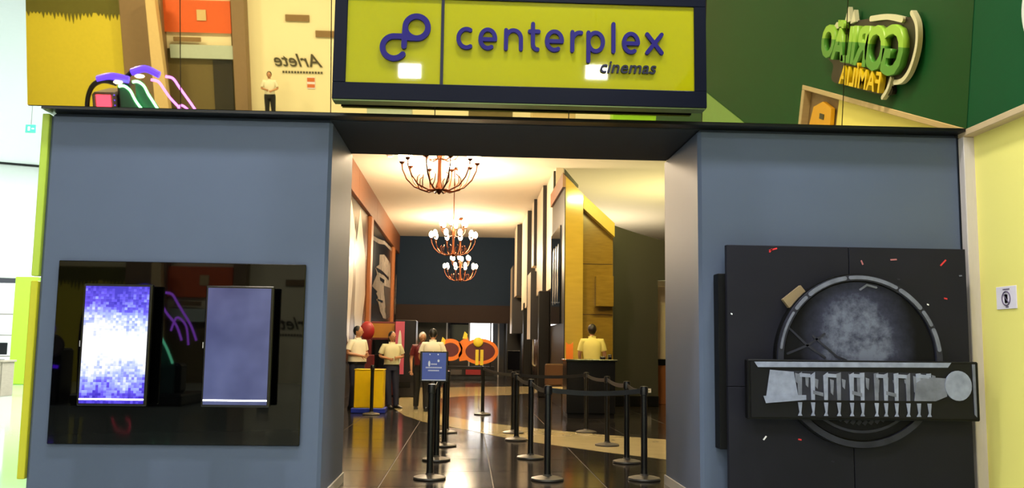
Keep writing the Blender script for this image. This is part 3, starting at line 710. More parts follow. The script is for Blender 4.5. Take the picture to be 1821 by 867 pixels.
# blue sign on the front left post
def post_sign(name, label, x, y, wd, hgt, rz=0, front=True):
    t = thing(name, label, 'sign', (x, y, .966), rz)
    G().bbox(-.012, .012, -.012, .012, 0, .03, .003).obj('clip', 'frame_black', t)
    G().bbox(-wd/2, wd/2, -.014, .014, .02, hgt, .006).obj('frame', 'frame_black', t)
    if front:
        p = G().box(-wd/2+.022, wd/2-.022, -.018, -.0141, .032, hgt-.012).obj('sheet', 'poster_blue', t)
        for a, b, r_ in ((-.045, hgt-.03, .007), (.04, hgt-.03, .007)): G().prism(arc(a, b, r_, r_, 0, 330, 11), -.021, -.018).obj('white_dot', 'print_white', p)
        G().prism(arc(-.05, .205, .011, .03, 0, 345, 23), -.021, -.018).obj('white_figure', 'print_white', p)
        G().prism(arc(.045, .235, .011, .014, 0, 345, 23), -.021, -.018).obj('white_figure', 'print_white', p)
        for z, a, b in ((.2, -.03, .03), (.165, -.085, .075), (.135, -.06, .055)):
            g = G(); xx = a
            while xx < b: g.box(xx, xx+.006, -.020, -.018, z-.007, z+.007); xx += .0105
            g.obj('text_line', 'print_white', p)
        G().box(-wd/2+.022, wd/2-.022, -.021, -.018, .034, .042).obj('bottom_edge', 'print_white', p)
    return t
post_sign('post_sign', 'small blue sign in black frame on the front left queue post', -.34, 1.63, .29, .33)
post_sign('post_sign', 'dark sign frame turned away on the rear middle queue post', .745, 6.69, .22, .33, R(150), False)

# podium, vending machines
t = thing('yellow_podium', 'bright yellow ticket podium with blue base inside the lobby', 'podium', (-1.955, 10.9, 0))
G().bbox(-.29, .29, -.22, .22, .1, .85, .012).obj('body', 'podium_yellow', t); G().bbox(-.34, .34, -.27, .27, .004, .1, .01).obj('base', 'podium_blue', t)
G().bbox(-.3, .3, -.23, .23, .85, .87, .005).obj('top', 'podium_yellow', t)
t = thing('vending_machine', 'dark vending machine with gold lit header against left hall wall', 'vending machine', (-2.25, 16.9, 0), 0, 'vending machines')
G().bbox(-.36, .32, 0, .7, 0.02, 1.98, .015).obj('cabinet', 'dark_red', t); G().box(-.33, .29, -.012, -.001, 1.55, 1.93).obj('header', 'gold_graphic', t)
G().box(-.30, .27, -.012, -.001, .75, 1.5).obj('window', 'glass_dark', t); G().box(-.2, .2, -.016, -.001, .3, .45).obj('delivery_flap', 'tv_black', t)
t = thing('vending_machine', 'vending machine with tall pink graphic beside the standing woman', 'vending machine', (-1.78, 16.4, 0), 0, 'vending machines')
G().bbox(-.13, .42, 0, .8, 0.02, 2.02, .015).obj('cabinet', 'arcade_black', t); G().box(-.12, .12, -.012, -.001, .6, 1.98).obj('graphic', 'pink_graphic', t)
G().prism(arc(0, 1.3, .05, .45, 0, 345, 23), -.016, -.012).obj('bottle_print', 'sign_white', t); G().box(-.1, .3, -.012, -.001, .25, .4).obj('delivery_flap', 'tv_black', t)
t = thing('red_display', 'red rounded display head on dark stand by the left hall wall', 'display', (-2.62, 16.2, 0))
G().bbox(-.2, .2, -.15, .15, 0, 1.1, .02).obj('stand', 'dark_red', t); G().ell((0,0,1.72), (.19,.17,.25)).obj('round_head', 'red', t); G().bbox(-.1, .1, -.1, .1, 1.1, 1.5, .02).obj('neck', 'dark_red', t)

# ================================================================== counter
t = thing('ticket_counter', 'black ticket counter in front of the gold partition', 'counter', (1.93, 9.8, 0))
G().bbox(0, .95, 0.04, .8, 0.09, 1.09, .01).obj('body', 'counter_black', t); G().bbox(-.02, .98, -.02, .84, 1.09, 1.13, .008).obj('top', 'counter_black', t); G().box(.02, .93, .08, .78, .002, .09).obj('kick', 'lobby_dark', t)
t = thing('card_display', 'small orange display card on the left end of the black counter', 'card', (2.0, 10.0, 1.132))
G().prism([(-.07,0),(.07,0),(.07,.33),(.03,.29),(-.03,.29),(-.07,.33)], 0, .02).obj('card', 'orange', t); G().bbox(-.05, .05, .02, .08, 0, .02, .003).obj('foot', 'orange', t)
for i, (x, wd, hgt, lb) in enumerate(((2.68,.1,.06,'small dark card terminal on the counter beside the clerk'), (2.82,.07,.1,'small dark printer at the right end of the counter'))):
    t = thing('counter_device', lb, 'device', (x, 10.2, 1.132)); G().bbox(-wd/2, wd/2, -.06, .06, 0, hgt, .01).obj('housing', 'tv_black', t); G().box(-wd/3, wd/3, -.062, -.06, hgt*.4, hgt*.85).obj('display', 'mural_mid', t)
t = thing('standin_chair', 'brown chair with beige seat put in for an unclear shape left of the black counter', 'chair', (1.95, 12.0, 0), R(10))  # made-up chair in place of an unclear brown, figure-like shape
G().bbox(-.22, .22, -.22, .22, .42, .5, .03).obj('seat', 'stool_beige', t); G().bbox(-.21, .21, .19, .26, .52, 1.0, .03).obj('backrest', 'stool_brown', t)
for x in (-.18, .18):
    for y in (-.18, .2): G().tube([(x, y, 0), (x, y, .43 if y < 0 else .6)], .02, 8).obj('leg', 'stool_brown', t)

# orange ring standee at the end of the hall
t = thing('ring_standee', 'orange and yellow cardboard standee of linked oval rings far down the hall', 'standee', (0, 29, 0))
G().bbox(-1.3, 1.2, .1, .5, .0, .18, .01).obj('plinth', 'counter_black', t)
G().bbox(-1.0, 1.1, .1, .4, .18, .55, .01).obj('base', 'lobby_dark', t)
for a, b, c, mt in ((-1.05,-.7,0,'dark_red'), (-.05,.55,1,'red'), (-.65,-.2,2,'mural_mid')): G().box(a, b, .085, .1, .22, .42).obj('base_patch', mt, t)
G().stroke(arc(-.68, 1.2, .42, .36, 0, 351, 40), .16, 0, .06, True).obj('oval_ring', 'orange', t)
G().stroke(arc(.52, 1.15, .66, .45, 0, 351, 40), .13, -.02, .04, True).obj('oval_ring', 'orange', t)
G().prism(arc(.52, 1.15, .6, .39, 0, 350, 35), .005, .03).obj('dark_oval', 'dark_red', t); G().prism(arc(-.68, 1.2, .36, .3, 0, 350, 35), .015, .04).obj('dark_oval', 'dark_red', t)
G().prism([(-.35,1.5),(.0,1.75),(.05,1.55),(-.15,1.2),(.0,.8),(-.3,.75),(-.35,1.0),(-.25,1.2)], .0, .05).obj('link', 'orange', t)
G().ell((.43, -.08, 1.52), (.2, .06, .2)).obj('yellow_ball', 'yellow_bright', t)
for x in (.33, .52): G().bbox(x, x+.13, -.06, .0, .6, 1.22, .01).obj('yellow_bar', 'yellow_bright', t)
for x, z in ((-.98, 1.55), (-.1, 1.78)): G().prism([(x-.1, z-.12), (x+.08, z-.15), (x+.1, z+.05), (x-.02, z+.16)], -.02, .0).obj('yellow_patch', 'yellow_bright', t)
for sx in (-1.0, .9): G().bbox(sx, sx+.06, .02, .1, .5, .85, .005).obj('support', 'lobby_dark', t)

# ================================================================== chandeliers
def make_chandelier():
    t = thing('chandelier', '', 'chandelier')
    G().lathe([(.012,-.06),(.035,-.03),(.06,.02),(.05,.08),(.03,.14),(.028,.5),(.045,.55),(.03,.62),(.015,.7)], n=14).obj('hub', 'bronze', t)
    G().tube([(0,0,.68),(0,0,2.26)], .012, 8).obj('rod', 'bronze', t)
    G().lathe([(.1,2.24),(.09,2.28),(.02,2.33)], n=16).obj('canopy', 'bronze', t)
    am = [G().tube([(.04,0,.02),(.2,0,-.01),(.38,0,.05),(.5,0,.17),(.57,0,.32),(.58,0,.42)], [.014,.013,.012,.012,.01,.01], 6).tube([(.3,0,.02),(.34,.05,.1),(.33,.06,.2),(.3,.02,.24)], .008, 5).mesh('arm', 'bronze'),
          G().tube([(.03,0,.5),(.14,0,.47),(.26,0,.52),(.33,0,.62),(.34,0,.72)], .01, 6).mesh('arm', 'bronze')]
    cup = G().lathe([(.012,-.02),(.035,0),(.04,.02)], n=10).mesh('cup', 'bronze')
    bl = G().lathe([(.02,0),(.05,.04),(.062,.09),(.05,.14),(.018,.18)], n=12).mesh('bulb', 'bulb')
    for k, (cnt, rad, z) in enumerate(((10, .58, .42), (6, .34, .72))):
        for q in range(cnt):
            a = 2*math.pi*(q+.35*k)/cnt
            o = bpy.data.objects.new('arm', am[k]); COL.objects.link(o); o.parent = t; o.rotation_euler.z = a
            c = bpy.data.objects.new('cup', cup); COL.objects.link(c); c.parent = o; c.location = (rad, 0, z)
            b = bpy.data.objects.new('bulb', bl); COL.objects.link(b); b.parent = o; b.location = (rad, 0, z+.02)
    l = bpy.data.lights.new('chandelier_light', 'POINT'); l.energy = LIGHTS['chand']; l.color = (1, .78, .52); l.shadow_soft_size = .35
    lo = bpy.data.objects.new('chandelier_light', l); COL.objects.link(lo); lo.parent = t; lo.location = (0, 0, .95)
    return t
ch0 = make_chandelier()
for i, (y, lb) in enumerate(((6, 'bronze branched chandelier with glowing bulbs, nearest the portal'), (16, 'bronze chandelier in the middle of the hall'), (25.5, 'farthest bronze chandelier before the navy wall'))):
    o = ch0 if i == 0 else copy_tree(ch0)
    o.location = ((-.48, -.42, -.31)[i], y, 3.73); o['label'] = lb; o['group'] = 'chandeliers along the hall'
for x, y, lb in ((-.25, 14.0, 'small white ceiling spot between the first and second chandelier'), (-2.0, 14.5, 'small white ceiling spot by the left fascia')):
    t = thing('ceiling_spot', lb, 'spotlight', (x, y, 6.05)); G().lathe([(.07,-.05),(.09,-.04),(.09,-.001)], n=16).obj('housing', 'notice_white', t); G().lathe([(.05,-.056),(.055,-.051)], n=16).obj('lens', 'lamp_white', t)
for x, y, lb in ((2.0, 5.0, 'added square warm ceiling light brightening the left jamb of the portal'), (-1.6, 10.5, 'added square warm ceiling light over the podium')):
    t = thing('fill_downlight', lb, 'ceiling light', (x, y, 6.0), 0, 'added lobby ceiling lights'); G().bbox(-.3, .3, -.3, .3, .012, .049, .005).obj('frame', 'notice_white', t)
    area('fill_downlight_lamp', (0, 0, 0), .5, 170, (1, .84, .58), None, t)  # unseen lights added to brighten the left jamb and the floor
# yellow wash over the counter and the far recess light
t = thing('counter_lamp', 'yellow wash lamp above the ticket counter', 'lamp', (3.0, 9.6, 5.2)); G().bbox(-.45, .45, -.08, .08, .02, .12, .01).obj('housing', 'tv_black', t); G().tube([(0,0,.12),(0,0,.85)], .01, 6).obj('drop_rod', 'tv_black', t)
area('counter_lamp_light', (0, 0, 0), .9, LIGHTS['counter'], (1, .88, .28), (0, 3, -1.8), t, .16)
for x, y, pw, cl, lb in ((6.2, 18.5, .75, (1, .9, .42), 'yellow uplight washing the lobby ceiling behind the olive partition'), (4.6, 25, .8, (1, .9, .68), 'warm uplight washing the ceiling behind the right hall wall')):
    t = thing('uplight', lb, 'lamp', (x, y, 2.6), 0, 'uplights behind the partitions'); G().bbox(-.4, .4, -.12, .12, -.12, -.01, .01).obj('housing', 'tv_black', t); G().tube([(0,0,-2.6),(0,0,-.1)], .025, 8).obj('stand', 'tv_black', t); G().lathe([(.2,-2.6),(.2,-2.58),(.03,-2.56)], n=16).obj('base', 'tv_black', t)
    area('uplight_lamp', (0, 0, 0), .8, LIGHTS['wash']*pw, cl, (0, -.3, 1), t, .24)
area('recess_light', (-.3, 33.6-.9, 3.0), 2.5, 40, (1, .9, .75), (-.3, 32, 0))

# ================================================================== people
def person(label, loc, rz, pose, shirt, trousers, hair='hair_black', long_hair=False, h=1.68, group=None):
    t = thing('person', label, 'person', loc, rz, group); s = h/1.72
    # local frame: facing -Y; joints of the pose
    J = dict(pelvis=(0,0,.93), waist=(0,0,1.06), chest=(0,0,1.30), neck=(0,0,1.46), head=(0,-.01,1.54), hl=(.09,0,.9), hr=(-.09,0,.9),
             kl=(.1,-.02,.5), kr=(-.1,-.02,.5), al=(.11,.02,.09), ar=(-.11,.02,.09), tl=(.12,-.13,.04), tr=(-.12,-.13,.04),
             sl=(.18,0,1.40), sr=(-.18,0,1.40), el=(.24,.03,1.12), er=(-.24,.03,1.12), wl=(.24,-.06,.88), wr=(-.24,-.06,.88))
    tilt = pose.get('tilt', 0)
    J.update({k: v for k, v in pose.items() if k in J})
    J = {k: Vector(v)*s for k, v in J.items()}
    V = []; E = []; Rr = []; idx = {}
    def av(k, p, r_): idx[k] = len(V); V.append(Vector(p)); Rr.append((r_*s, r_*s) if not isinstance(r_, tuple) else (r_[0]*s, r_[1]*s))
    av('pelvis', J['pelvis'], (.115,.075)); av('waist', J['waist'], (.115,.08)); av('chest', J['chest'], (.12,.08)); av('neck', J['neck'], .05); av('head', J['head'], .06)
    for q in 'lr':
        av('s'+q, J['s'+q]-Vector((0,0,.02))*s, .045); av('e'+q, J['e'+q], .042); av('w'+q, J['w'+q], .028); av('h'+q, J['h'+q], .065); av('k'+q, J['k'+q], .055); av('a'+q, J['a'+q], .032); av('t'+q, J['a'+q].lerp(J['t'+q], .35)-Vector((0,0,.015))*s, .022)
        E += [(idx['chest'], idx['s'+q]), (idx['s'+q], idx['e'+q]), (idx['e'+q], idx['w'+q]), (idx['pelvis'], idx['h'+q]), (idx['h'+q], idx['k'+q]), (idx['k'+q], idx['a'+q]), (idx['a'+q], idx['t'+q])]
        d = (J['w'+q]-J['e'+q]).normalized(); side = d.cross(Vector((0,-1,0))); side = side.normalized() if side.length > .2 else Vector((1,0,0)); nrm = side.cross(d).normalized()
        av('p'+q, J['w'+q]+d*.07*s, (.032, .02)); E.append((idx['w'+q], idx['p'+q]))
        for fi, (off, ln) in enumerate(((-.03,.065),(-.01,.078),(.01,.072),(.03,.055))):
            b0 = J['w'+q]+d*.09*s+side*off*s; k1 = 'f%s%da' % (q, fi); k2 = 'f%s%db' % (q, fi)
            av(k1, b0, .009); av(k2, b0+d*ln*.55*s+nrm*.012*s, .008); av(k2+'c', b0+d*ln*.85*s+nrm*.035*s, .007)
            E += [(idx['p'+q], idx[k1]), (idx[k1], idx[k2]), (idx[k2], idx[k2+'c'])]
        sg_ = -1 if q == 'l' else 1
        b0 = J['w'+q]+d*.04*s+side*.035*s*sg_; av('th'+q, b0, .010); av('th2'+q, b0+d*.045*s+side*.025*s*sg_, .009); E += [(idx['p'+q], idx['th'+q]), (idx['th'+q], idx['th2'+q])]
    E += [(idx['pelvis'], idx['waist']), (idx['waist'], idx['chest']), (idx['chest'], idx['neck']), (idx['neck'], idx['head'])]
    me = bpy.data.meshes.new('tmp'); me.from_pydata(V, E, []); ob = bpy.data.objects.new('tmp', me); COL.objects.link(ob)
    md = ob.modifiers.new('skin', 'SKIN'); md.use_smooth_shade = True
    for i, sv in enumerate(me.skin_vertices[0].data): sv.radius = Rr[i]; sv.use_root = (i == 0)
    sb = ob.modifiers.new('sub', 'SUBSURF'); sb.levels = 1; sb.render_levels = 1
    ev = bpy.data.meshes.new_from_object(ob.evaluated_get(bpy.context.evaluated_depsgraph_get()))
    bpy.data.objects.remove(ob); bpy.data.meshes.remove(me)
    g = G(); g.add([v.co for v in ev.vertices], [list(p.vertices) for p in ev.polygons]); bpy.data.meshes.remove(ev)
    # head with face, turned and tilted on the neck
    hd = Matrix.Translation(J['neck']+Vector((0,0,.03))) @ Matrix.Rotation(pose.get('turn', 0), 4, 'Z') @ Matrix.Rotation(tilt, 4, 'X') @ Matrix.Scale(s, 4)
    def face(v):
        z = (v.z-.12)/.115
        if z < 0: v.x *= 1+.22*z; v.y = v.y*(1+.08*z)-.012*(-z)
        return v
    st = len(g.v); g.ell((0,-.01,.12), (.075,.095,.115), 18, 12, face); g.ell((0,-.108,.105), (.014,.02,.024), 8, 6)
    for sx in (-1, 1): g.ell((sx*.076, .0, .115), (.01,.022,.032), 8, 6)
    g.xf(hd, st); g.obj('body', 'skin', t)
    for sx in (-1, 1):
        e = G().ell((sx*.03,-.098,.128), (.012,.008,.008), 8, 6); e.xf(hd); e.obj('eye', 'hair_black', t)
    mth = G().ell((0,-.1,.058), (.024,.008,.006), 8, 6); mth.xf(hd); mth.obj('mouth', 'dark_red', t)
    def hairf(v):
        if v.y < -.06 and v.z < .17: v.z = .17+.2*(v.z-.17); 
        return v
    hg = G(); hg.ell((0,.012,.14), (.085,.096,.108), 18, 12, lambda v: Vector((v.x, v.y, max(v.z, .165 if v.y < -.03 else (.1 if v.y < .02 else .045)))))
    if long_hair: hg.ell((0,.085,.07), (.05,.045,.09), 12, 8)
    hg.xf(hd); hg.obj('hair', hair, t)
    # shirt: torso loft plus sleeves
    def loft(rings, n=20):
        vs = []; fs = []
        for c, a, b in rings:
            for k in range(n):
                th = 2*math.pi*k/n; cx = math.copysign(abs(math.cos(th))**.8, math.cos(th)); sy_ = math.copysign(abs(math.sin(th))**.8, math.sin(th)); vs.append((c.x+a*s*cx, c.y+b*s*sy_, c.z))
        for i in range(len(rings)-1):
            for k in range(n): fs.append((i*n+k, i*n+(k+1) % n, (i+1)*n+(k+1) % n, (i+1)*n+k))
        fs += [tuple(range(n))[::-1], tuple((len(rings)-1)*n+k for k in range(n))]; return vs, fs
    P, W_, C_, N_ = J['pelvis'], J['waist'], J['chest'], J['neck']; up_ = Vector((0,0,1))
    bl = pose.get('belly', 0)
    sh = G(); sh.add(*loft([(P+up_*.03*s, .175+bl, .125+bl), (W_, .168+bl, .125+bl), (W_.lerp(C_, .5), .178+bl*.5, .128), (C_, .185, .128), (C_.lerp(N_, .4), .178, .115), (C_.lerp(N_, .68), .145, .095), (C_.lerp(N_, .85), .105, .08), (N_-up_*.002*s, .07, .07), (N_+up_*.025*s, .064, .064)]))
    for q in 'lr':
        a = J['s'+q]; b = J['e'+q]; hp = a.lerp(b, .72)
        sh.tube([a+(J['chest']-a)*.4+Vector((0,0,.02))*s, a-Vector((0,0,.012))*s, a.lerp(b, .35), hp], [.07*s, .07*s, .066*s, .064*s], 12)
    shirt_o = sh.obj('shirt', shirt, t)
    cl = G(); cl.tube([(N_.x-.045*s, N_.y-.07*s, N_.z-.03*s), (N_.x, N_.y-.085*s, N_.z-.06*s), (N_.x+.045*s, N_.y-.07*s, N_.z-.03*s), (N_.x+.066*s, N_.y, N_.z+.02*s), (N_.x, N_.y+.066*s, N_.z+.03*s), (N_.x-.066*s, N_.y, N_.z+.02*s)], .014*s, 6, True); cl.obj('collar', shirt, shirt_o)
    tr = G(); tr.add(*loft([(P-up_*.08*s, .165, .125), (P, .172, .128), (P+up_*.045*s, .168+bl, .122+bl)]))
    for q in 'lr':
        a = J['h'+q]+Vector((0,0,-.0)); tr.tube([a+up_*.05*s, a-up_*.05*s, a.lerp(J['k'+q], .5), J['k'+q], J['k'+q].lerp(J['a'+q], .5), J['a'+q]-up_*.03*s], [.098*s, .1*s, .09*s, .075*s, .066*s, .062*s], 12)
    tr.obj('trousers', trousers, t)
    bt = G(); bt.add(*loft([(P+up_*.02*s, .178+bl, .131+bl), (P+up_*.055*s, .178+bl, .131+bl)])); bt.obj('belt', 'shoe_black', t)
    for q in 'lr':
        a = J['a'+q]; b = J['t'+q]; d = (b-a); d.z = 0; d.normalize(); sd = Vector((-d.y, d.x, 0)); sg2 = G()
        vs = []
        rings = []
        for u_, wd, hh in ((-.085,.034,.075),(-.05,.048,.105),(.03,.048,.1),(.1,.05,.06),(.17,.045,.045),(.2,.025,.03)):
            c = Vector((a.x, a.y, 0))+d*u_*s; rings.append([c-sd*wd*s, c-sd*wd*.9*s+up_*hh*s*.7, c-sd*wd*.4*s+up_*hh*s, c+sd*wd*.4*s+up_*hh*s, c+sd*wd*.9*s+up_*hh*s*.7, c+sd*wd*s])
        fs = []
        for i in range(len(rings)-1):
            for k in range(6): fs.append((i*6+k, i*6+(k+1) % 6, (i+1)*6+(k+1) % 6, (i+1)*6+k))
        fs += [(5,4,3,2,1,0), tuple((len(rings)-1)*6+k for k in range(6))]
        sg2.add([p for rg in rings for p in rg], fs); sg2.obj('shoe', 'shoe_black', t)
    return t
clasp = dict(el=(.27,.02,1.16), er=(-.27,.02,1.16), wl=(.09,-.19,1.14), wr=(-.09,-.2,1.11))
person('person in white shirt with folded arms behind the yellow podium', (-2.33, 11.75, .002), R(50), dict(clasp, turn=R(25), belly=.03), 'shirt_white', 'trousers_navy', h=1.74)
person('person in cream shirt and navy trousers standing right of the yellow podium', (-1.64, 12.2, .002), R(15), dict(clasp, turn=R(20), kr=(-.08,-.06,.5), tr=(-.02,-.2,.04), ar=(-.04,-.05,.09), kl=(.1,-.05,.5), al=(.13,-.03,.09), tl=(.2,-.16,.04)), 'shirt_cream', 'trousers_navy', 'hair_brown', True, h=1.64)
person('person in white shirt seen from behind, beyond the blue sign', (-.72, 11.3, .002), R(178), dict(tilt=R(18), el=(.27,.0,1.13), er=(-.27,.02,1.13), wl=(.22,-.18,1.02), wr=(-.27,-.04,.87)), 'shirt_white', 'trousers_black', h=1.70)
person('person in dark red top facing the camera, half hidden behind the white shirt', (-.98, 12.1, .002), R(10), dict(tilt=R(24)), 'dark_red', 'trousers_black', 'mural_white', h=1.64)
person('clerk in yellow-lit shirt seen from behind at the ticket counter', (2.62, 11.3, .002), R(172), dict(el=(.25,-.02,1.13), er=(-.25,-.02,1.13), wl=(.2,-.14,.93), wr=(-.2,-.14,.93)), 'shirt_yellow', 'trousers_black', 'hair_brown', h=1.84)

# ================================================================== things seen in the mirror and gloss: mall behind the viewer
# play-centre sign on the green wall
gs = thing('play_sign', 'green and yellow cut-out lettering sign high on the green wall', 'sign', (XR, -2.4, 3.38))
RW = Matrix(((0,0,-1,0),(-1,0,0,0),(0,1,0,0),(0,0,0,1)))        # text on the right wall, reads along -Y
def sm2(p, closed=False): return [(v.x, v.y) for v in sm([(a, b, 0) for a, b in p], 5)]
bk = [(1.16,.45),(1.2,.72),(1.0,.9),(.4,.88),(0,.87),(-.5,.82),(-.98,.76),(-1.14,.58),(-1.08,.38),(-.88,.3),(-.86,.12),(-.4,.1),(.72,.1),(.76,.26),(1.0,.3),(1.16,.45)]
G().prism(sm2(bk)[:-1], -.05, -.001, 'x').obj('backing', 'sign_dark', gs)
G().stroke(sm2([(1.04,.95),(1.18,.84),(1.24,.64),(1.18,.42),(1.05,.29),(.88,.25)]), .05, -.08, -.03, axis='x').obj('white_swoosh', 'sign_white', gs)
G().stroke(sm2([(.78,.28),(.73,.16),(.64,.07)]), .045, -.08, -.03, axis='x').obj('white_swoosh', 'sign_white', gs)
G().stroke(sm2([(.85,.88),(.5,.9),(.1,.87)]), .06, -.08, -.03, axis='x').obj('white_strip', 'sign_white', gs)
for p in ([(-.45,.83),(-.55,.99),(-.62,.8)],[(-.3,.83),(-.38,.96),(-.44,.8)],[(-.62,.77),(-.85,.81),(-1.0,.7)]): G().prism(p, -.08, -.03, 'x').obj('white_spike', 'sign_white', gs)
def split_letter(ch, sz, y, z):
    # one letter in two tones: cut the mesh at mid height
    o = text('letter', ch, sz, 'gorilla_green', gs, Matrix.Translation((-.085, y, z)) @ RW, .035, 0, .016)
    cut = z+sz*.40; me2 = o.data.copy()
    for me, keep_top in ((o.data, False), (me2, True)):
        bm = bmesh.new(); bm.from_mesh(me); bmesh.ops.remove_doubles(bm, verts=bm.verts[:], dist=1e-5)
        bmesh.ops.bisect_plane(bm, geom=bm.verts[:]+bm.edges[:]+bm.faces[:], plane_co=(0, 0, cut), plane_no=(0, 0, 1), clear_inner=keep_top, clear_outer=not keep_top)
        bm.to_mesh(me); bm.free()
    me2.materials.clear(); me2.materials.append(MATS['gorilla_light'])
    p = bpy.data.objects.new('letter_top', me2); COL.objects.link(p); p.parent = o
for ch, u_, dz, sz in zip(('G','O','R','I','L','Ã','O'), (0, .42, .83, 1.16, 1.27, 1.50, 1.79), (.33,.35,.37,.375,.38,.39,.40), (.70,.64,.60,.58,.56,.50,.52)):
    split_letter(ch, sz, 1.08-u_*1.02, dz)
text('small_word', 'FAMÍLIA', .30, 'letter_yellow', gs, Matrix.Translation((-.085, .64, .12)) @ RW, .03, 0, .006, 1.05)

# store front behind the viewer
struct(G().box(-26, 16, -24.6, -24.3, 0, 7).obj('wall_behind', 'cream_wall'))
t = thing('yellow_store_wall', 'yellow wall with ragged olive fringe reflected at the left end of the mirror', 'wall panel', (-13.4, -24.25, 0))
G().box(-2.2, 1.75, 0, .15, 0, 3.9).obj('panel', 'store_yellow', t)
fr = [(-2.2, 3.9)]
rnd = random.Random(2); xx = -2.2
while xx < 1.7: fr += [(xx, 3.3+rnd.uniform(-.12, .18)-(.2 if -.6 < xx < .2 else 0)), (xx+.06, 3.45)]; xx += .12
fr += [(1.75, 3.45), (1.75, 3.9)]
G().prism(fr, .16, .18).obj('fringe', 'grass_dark', t)
tag(G().bbox(-11.65, -10.3, -24.28, -23.7, 0, 4.5, .02).obj('square_column', 'brown_column'), 'broad brown column reflected between the yellow wall and orange fascia', 'column')
t = thing('slanted_column', 'slanted beige column reflected beside the orange fascia', 'column', (-10.2, -23.3, 0)); G().prism([(-.25,0),(.2,0),(-.05,4),(-.35,4)], 0, .3).obj('shaft', 'beige_column', t)
sf = thing('store_front', 'olive store front with orange fascia reflected in the mirror', 'store', (-9.1, -24.2, 0))
G().box(-1.3, 1.0, -.05, .25, 2.9, 3.95).obj('fascia', 'orange_fascia', sf); G().box(-1.25, .95, -.08, .1, 2.35, 2.9).obj('lintel', 'cream_wall', sf)
G().bbox(-1.05, 1.2, .2, .32, 2.05, 2.5, .01).obj('sign_board', 'teal_board', sf); G().box(-1.2, 1.0, -.05, .1, 0, 2.35).obj('olive_wall', 'olive_store', sf)
G().box(.3, .95, .1, .14, 0, 2.0).obj('door', 'door_dark', sf); G().box(1.02, 1.13, .15, .17, 1.1, 1.4).obj('exit_plate', 'exit_green', sf); G().bbox(-.9, 0, .3, .36, 2.6, 2.75, .01).obj('vent', 'vent_brown', sf)
G().box(-.1, .2, .26, .3, 3.3, 3.65).obj('emblem', 'beige_column', sf)
tag(G().bbox(-8.05, -7.6, -24.28, -23.8, 0, 4.5, .02).obj('square_column', 'brown_column'), 'narrow brown column reflected at the edge of the cream wall', 'column')
wl = thing('wall_lettering', 'dark script lettering reflected on the cream wall', 'lettering', (-5.15, -24.29, 0))
RB = Matrix(((-1,0,0,0),(0,0,1,0),(0,1,0,0),(0,0,0,1)))         # faces +Y
text('script_word', 'Arlete', .62, 'script_dark', wl, Matrix.Translation((0, .02, 1.85)) @ RB, .015, .35, .004)
g = G(); xx = 0
while xx < 1.4: g.box(-xx-.06, -xx, .005, .03, 1.62, 1.69); xx += .1
g.obj('small_line', 'script_dark', wl)
t = thing('wall_notice', 'small orange and white notice reflected on the cream wall', 'notice', (-5.55, -24.29, 1.1)); G().bbox(-.14, .14, 0, .02, 0, .4, .004).obj('plate', 'notice_white', t); G().box(-.13, .13, .02, .024, .24, .38).box(-.13, .13, .02, .024, .04, .16).obj('print', 'notice_red', t)
for x, z in ((-5.95, 3.45), (-4.95, 2.95)): tag(G().bbox(x-.4, x+.4, -24.3, -24.22, z-.1, z+.12, .01).obj('wall_vent', 'vent_brown'), 'brown slot vent reflected high on the cream wall' if z > 3 else 'brown slot vent reflected beside the cinema sign', 'vent', 'wall vents')
person('person in white shirt and black trousers reflected before the cream wall', (-6.78, -23.4, 0), R(175), dict(clasp), 'shirt_white', 'trousers_black', h=1.72)
# shop windows reflected under the sign
for i, (x, mt, lb) in enumerate(((-2.6,'teal_board','pale teal'), (.6,'olive_store','olive'), (2.6,'beige_column','beige'), (5.2,'lime','lime green'), (7.0,'trousers_navy','navy'))):
    t = thing('kiosk', 'low %s mall kiosk reflected under the cinema sign' % lb, 'kiosk', (x, -21.5, 0)); G().bbox(-.7, .7, -.3, .3, .05, .95, .02).obj('body', mt, t); G().bbox(-.75, .75, -.35, .35, .95, 1.0, .01).obj('top', 'sign_white', t); G().box(-.65, .65, -.25, .25, 0, .05).obj('kick', 'lobby_dark', t)

# arcade ride with neon curves
ar = thing('arcade_ride', 'black arcade ride with green and violet neon curves, reflected in the mirror', 'arcade machine', (-7.27, -13, 0)); ar.scale.x = .865
G().bbox(-1.3, 1.4, -.9, .9, 0, .25, .04).obj('platform', 'arcade_black', ar)
G().bbox(-1.15, -.55, -.5, .5, .25, 2.1, .06).obj('cabinet', 'arcade_grey', ar)
G().box(-1.02, -.66, .505, .52, 1.75, 2.05).obj('red_display', 'led_red', ar); G().box(-.98, -.75, .505, .52, 1.45, 1.6).obj('red_display', 'led_red', ar)
G().bbox(-.52, -.2, -.5, .45, .25, 2.3, .05).obj('tower', 'arcade_black', ar)
G().tube(sm([(-1.25,.5,.25),(-1.28,.5,1.6),(-1.15,.5,2.15),(-.85,.5,2.35),(-.5,.5,2.3)]), .06, 8).obj('frame_arch', 'arcade_black', ar)
G().tube(sm([(-.6,-.3,2.35),(-.3,-.3,2.55),(.0,-.3,2.52),(.25,-.3,2.42)]), .06, 8).obj('frame_arch', 'arcade_black', ar)
G().tube(sm([(-.95,.5,2.38),(-.6,.5,2.45),(-.2,.45,2.38)]), .08, 8).obj('blue_tube', 'led_blue', ar); G().tube(sm([(-.35,-.1,2.5),(.0,-.1,2.58),(.35,-.1,2.45)]), .08, 8).obj('blue_tube', 'led_blue', ar)
for x, z in ((-.45, 2.33), (.1, 2.47)): G().ell((x, .52, z), (.12,.05,.04)).obj('white_lamp', 'led_white', ar)
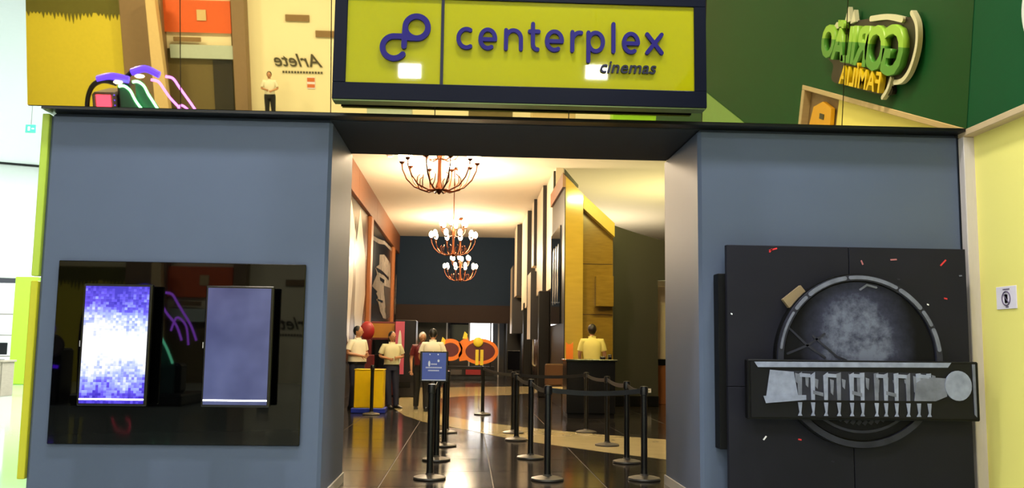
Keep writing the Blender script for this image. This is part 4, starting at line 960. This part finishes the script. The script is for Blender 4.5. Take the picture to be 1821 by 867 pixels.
for dx, dz in ((-.4, 0), (-.05, .1)): G().tube(sm([(dx,.6,2.25+dz),(dx+.13,.6,2.26+dz),(dx+.27,.6,2.17+dz),(dx+.36,.6,2.0+dz),(dx+.46,.6,1.85+dz),(dx+.72,.6,1.55),(dx+.95,.6,1.2),(dx+1.1,.6,.9)]), .03, 8).obj('green_tube', 'led_green', ar)
for dx, dz in ((.25, 0), (.62, .08)): G().tube(sm([(dx,.2,2.37+dz),(dx+.18,.2,2.33+dz),(dx+.32,.2,2.15+dz),(dx+.45,.2,1.98+dz),(dx+.7,.2,1.72),(dx+.85,.2,1.4)]), .028, 8).obj('violet_tube', 'led_violet', ar)
G().tube(sm([(1.0,.7,1.6),(1.1,.7,1.86),(1.22,.7,1.86),(1.38,.7,1.68),(1.45,.7,1.3)]), .025, 8).obj('violet_tube', 'led_violet', ar)
for dx, dz in ((-.4, 0), (-.05, .1)): G().prism([(dx+.0,.25),(dx,2.2+dz),(dx+.2,2.18+dz),(dx+.36,1.95+dz),(dx+.72,1.5),(dx+1.1,.85),(dx+1.1,.25)], .5-dz, .56-dz).obj('side_shell', 'teal_side', ar)
G().tube(sm([(-.3,.75,.25),(-.15,.75,.5),(.1,.75,.55),(.15,.75,.35),(-.05,.75,.2)]), .02, 8).obj('red_tube', 'led_red', ar)
for x in (.1, .8): G().bbox(x, x+.35, -.2, .3, .25, .9, .06).obj('seat', 'arcade_black', ar)
for q in range(6): G().ell((-.56, .53, 2.05-q*.11), (.015,.015,.015), 8, 6).obj('blue_stud', 'led_blue', ar)

dr = thing('ring_arcade', 'dark arcade cabinet with purple neon rings, reflected in the black board', 'arcade machine', (-9.0, -12.6, 0))
G().bbox(-.35, .3, -.4, .3, 0, 1.2, .05).obj('cabinet', 'arcade_black', dr); G().bbox(-.3, .2, .3, .5, .75, .95, .03).obj('control_shelf', 'arcade_grey', dr)
G().tube(sm([(-.25,.4,1.72),(.1,.4,1.7),(.15,.4,1.55),(.0,.4,1.35),(-.02,.4,1.1),(.12,.4,.85),(.3,.4,.8)]), .035, 8).obj('purple_tube', 'led_purple_deep', dr)
G().tube(sm([(-.25,.55,1.15),(-.12,.55,.85),(-.1,.55,.5),(-.26,.55,.28)]), .035, 8).obj('purple_tube', 'led_purple_deep', dr)
G().tube([(-.2,.4,1.2),(-.2,.4,1.7)], .03, 8).obj('post', 'arcade_black', dr)
G().lathe([(.02,0),(.2,.05),(.24,.1),(.2,.14)], n=20).xf(Matrix.Translation((.2,.35,1.25)) @ Matrix.Rotation(R(-90),4,'X')).obj('drum', 'arcade_grey', dr)
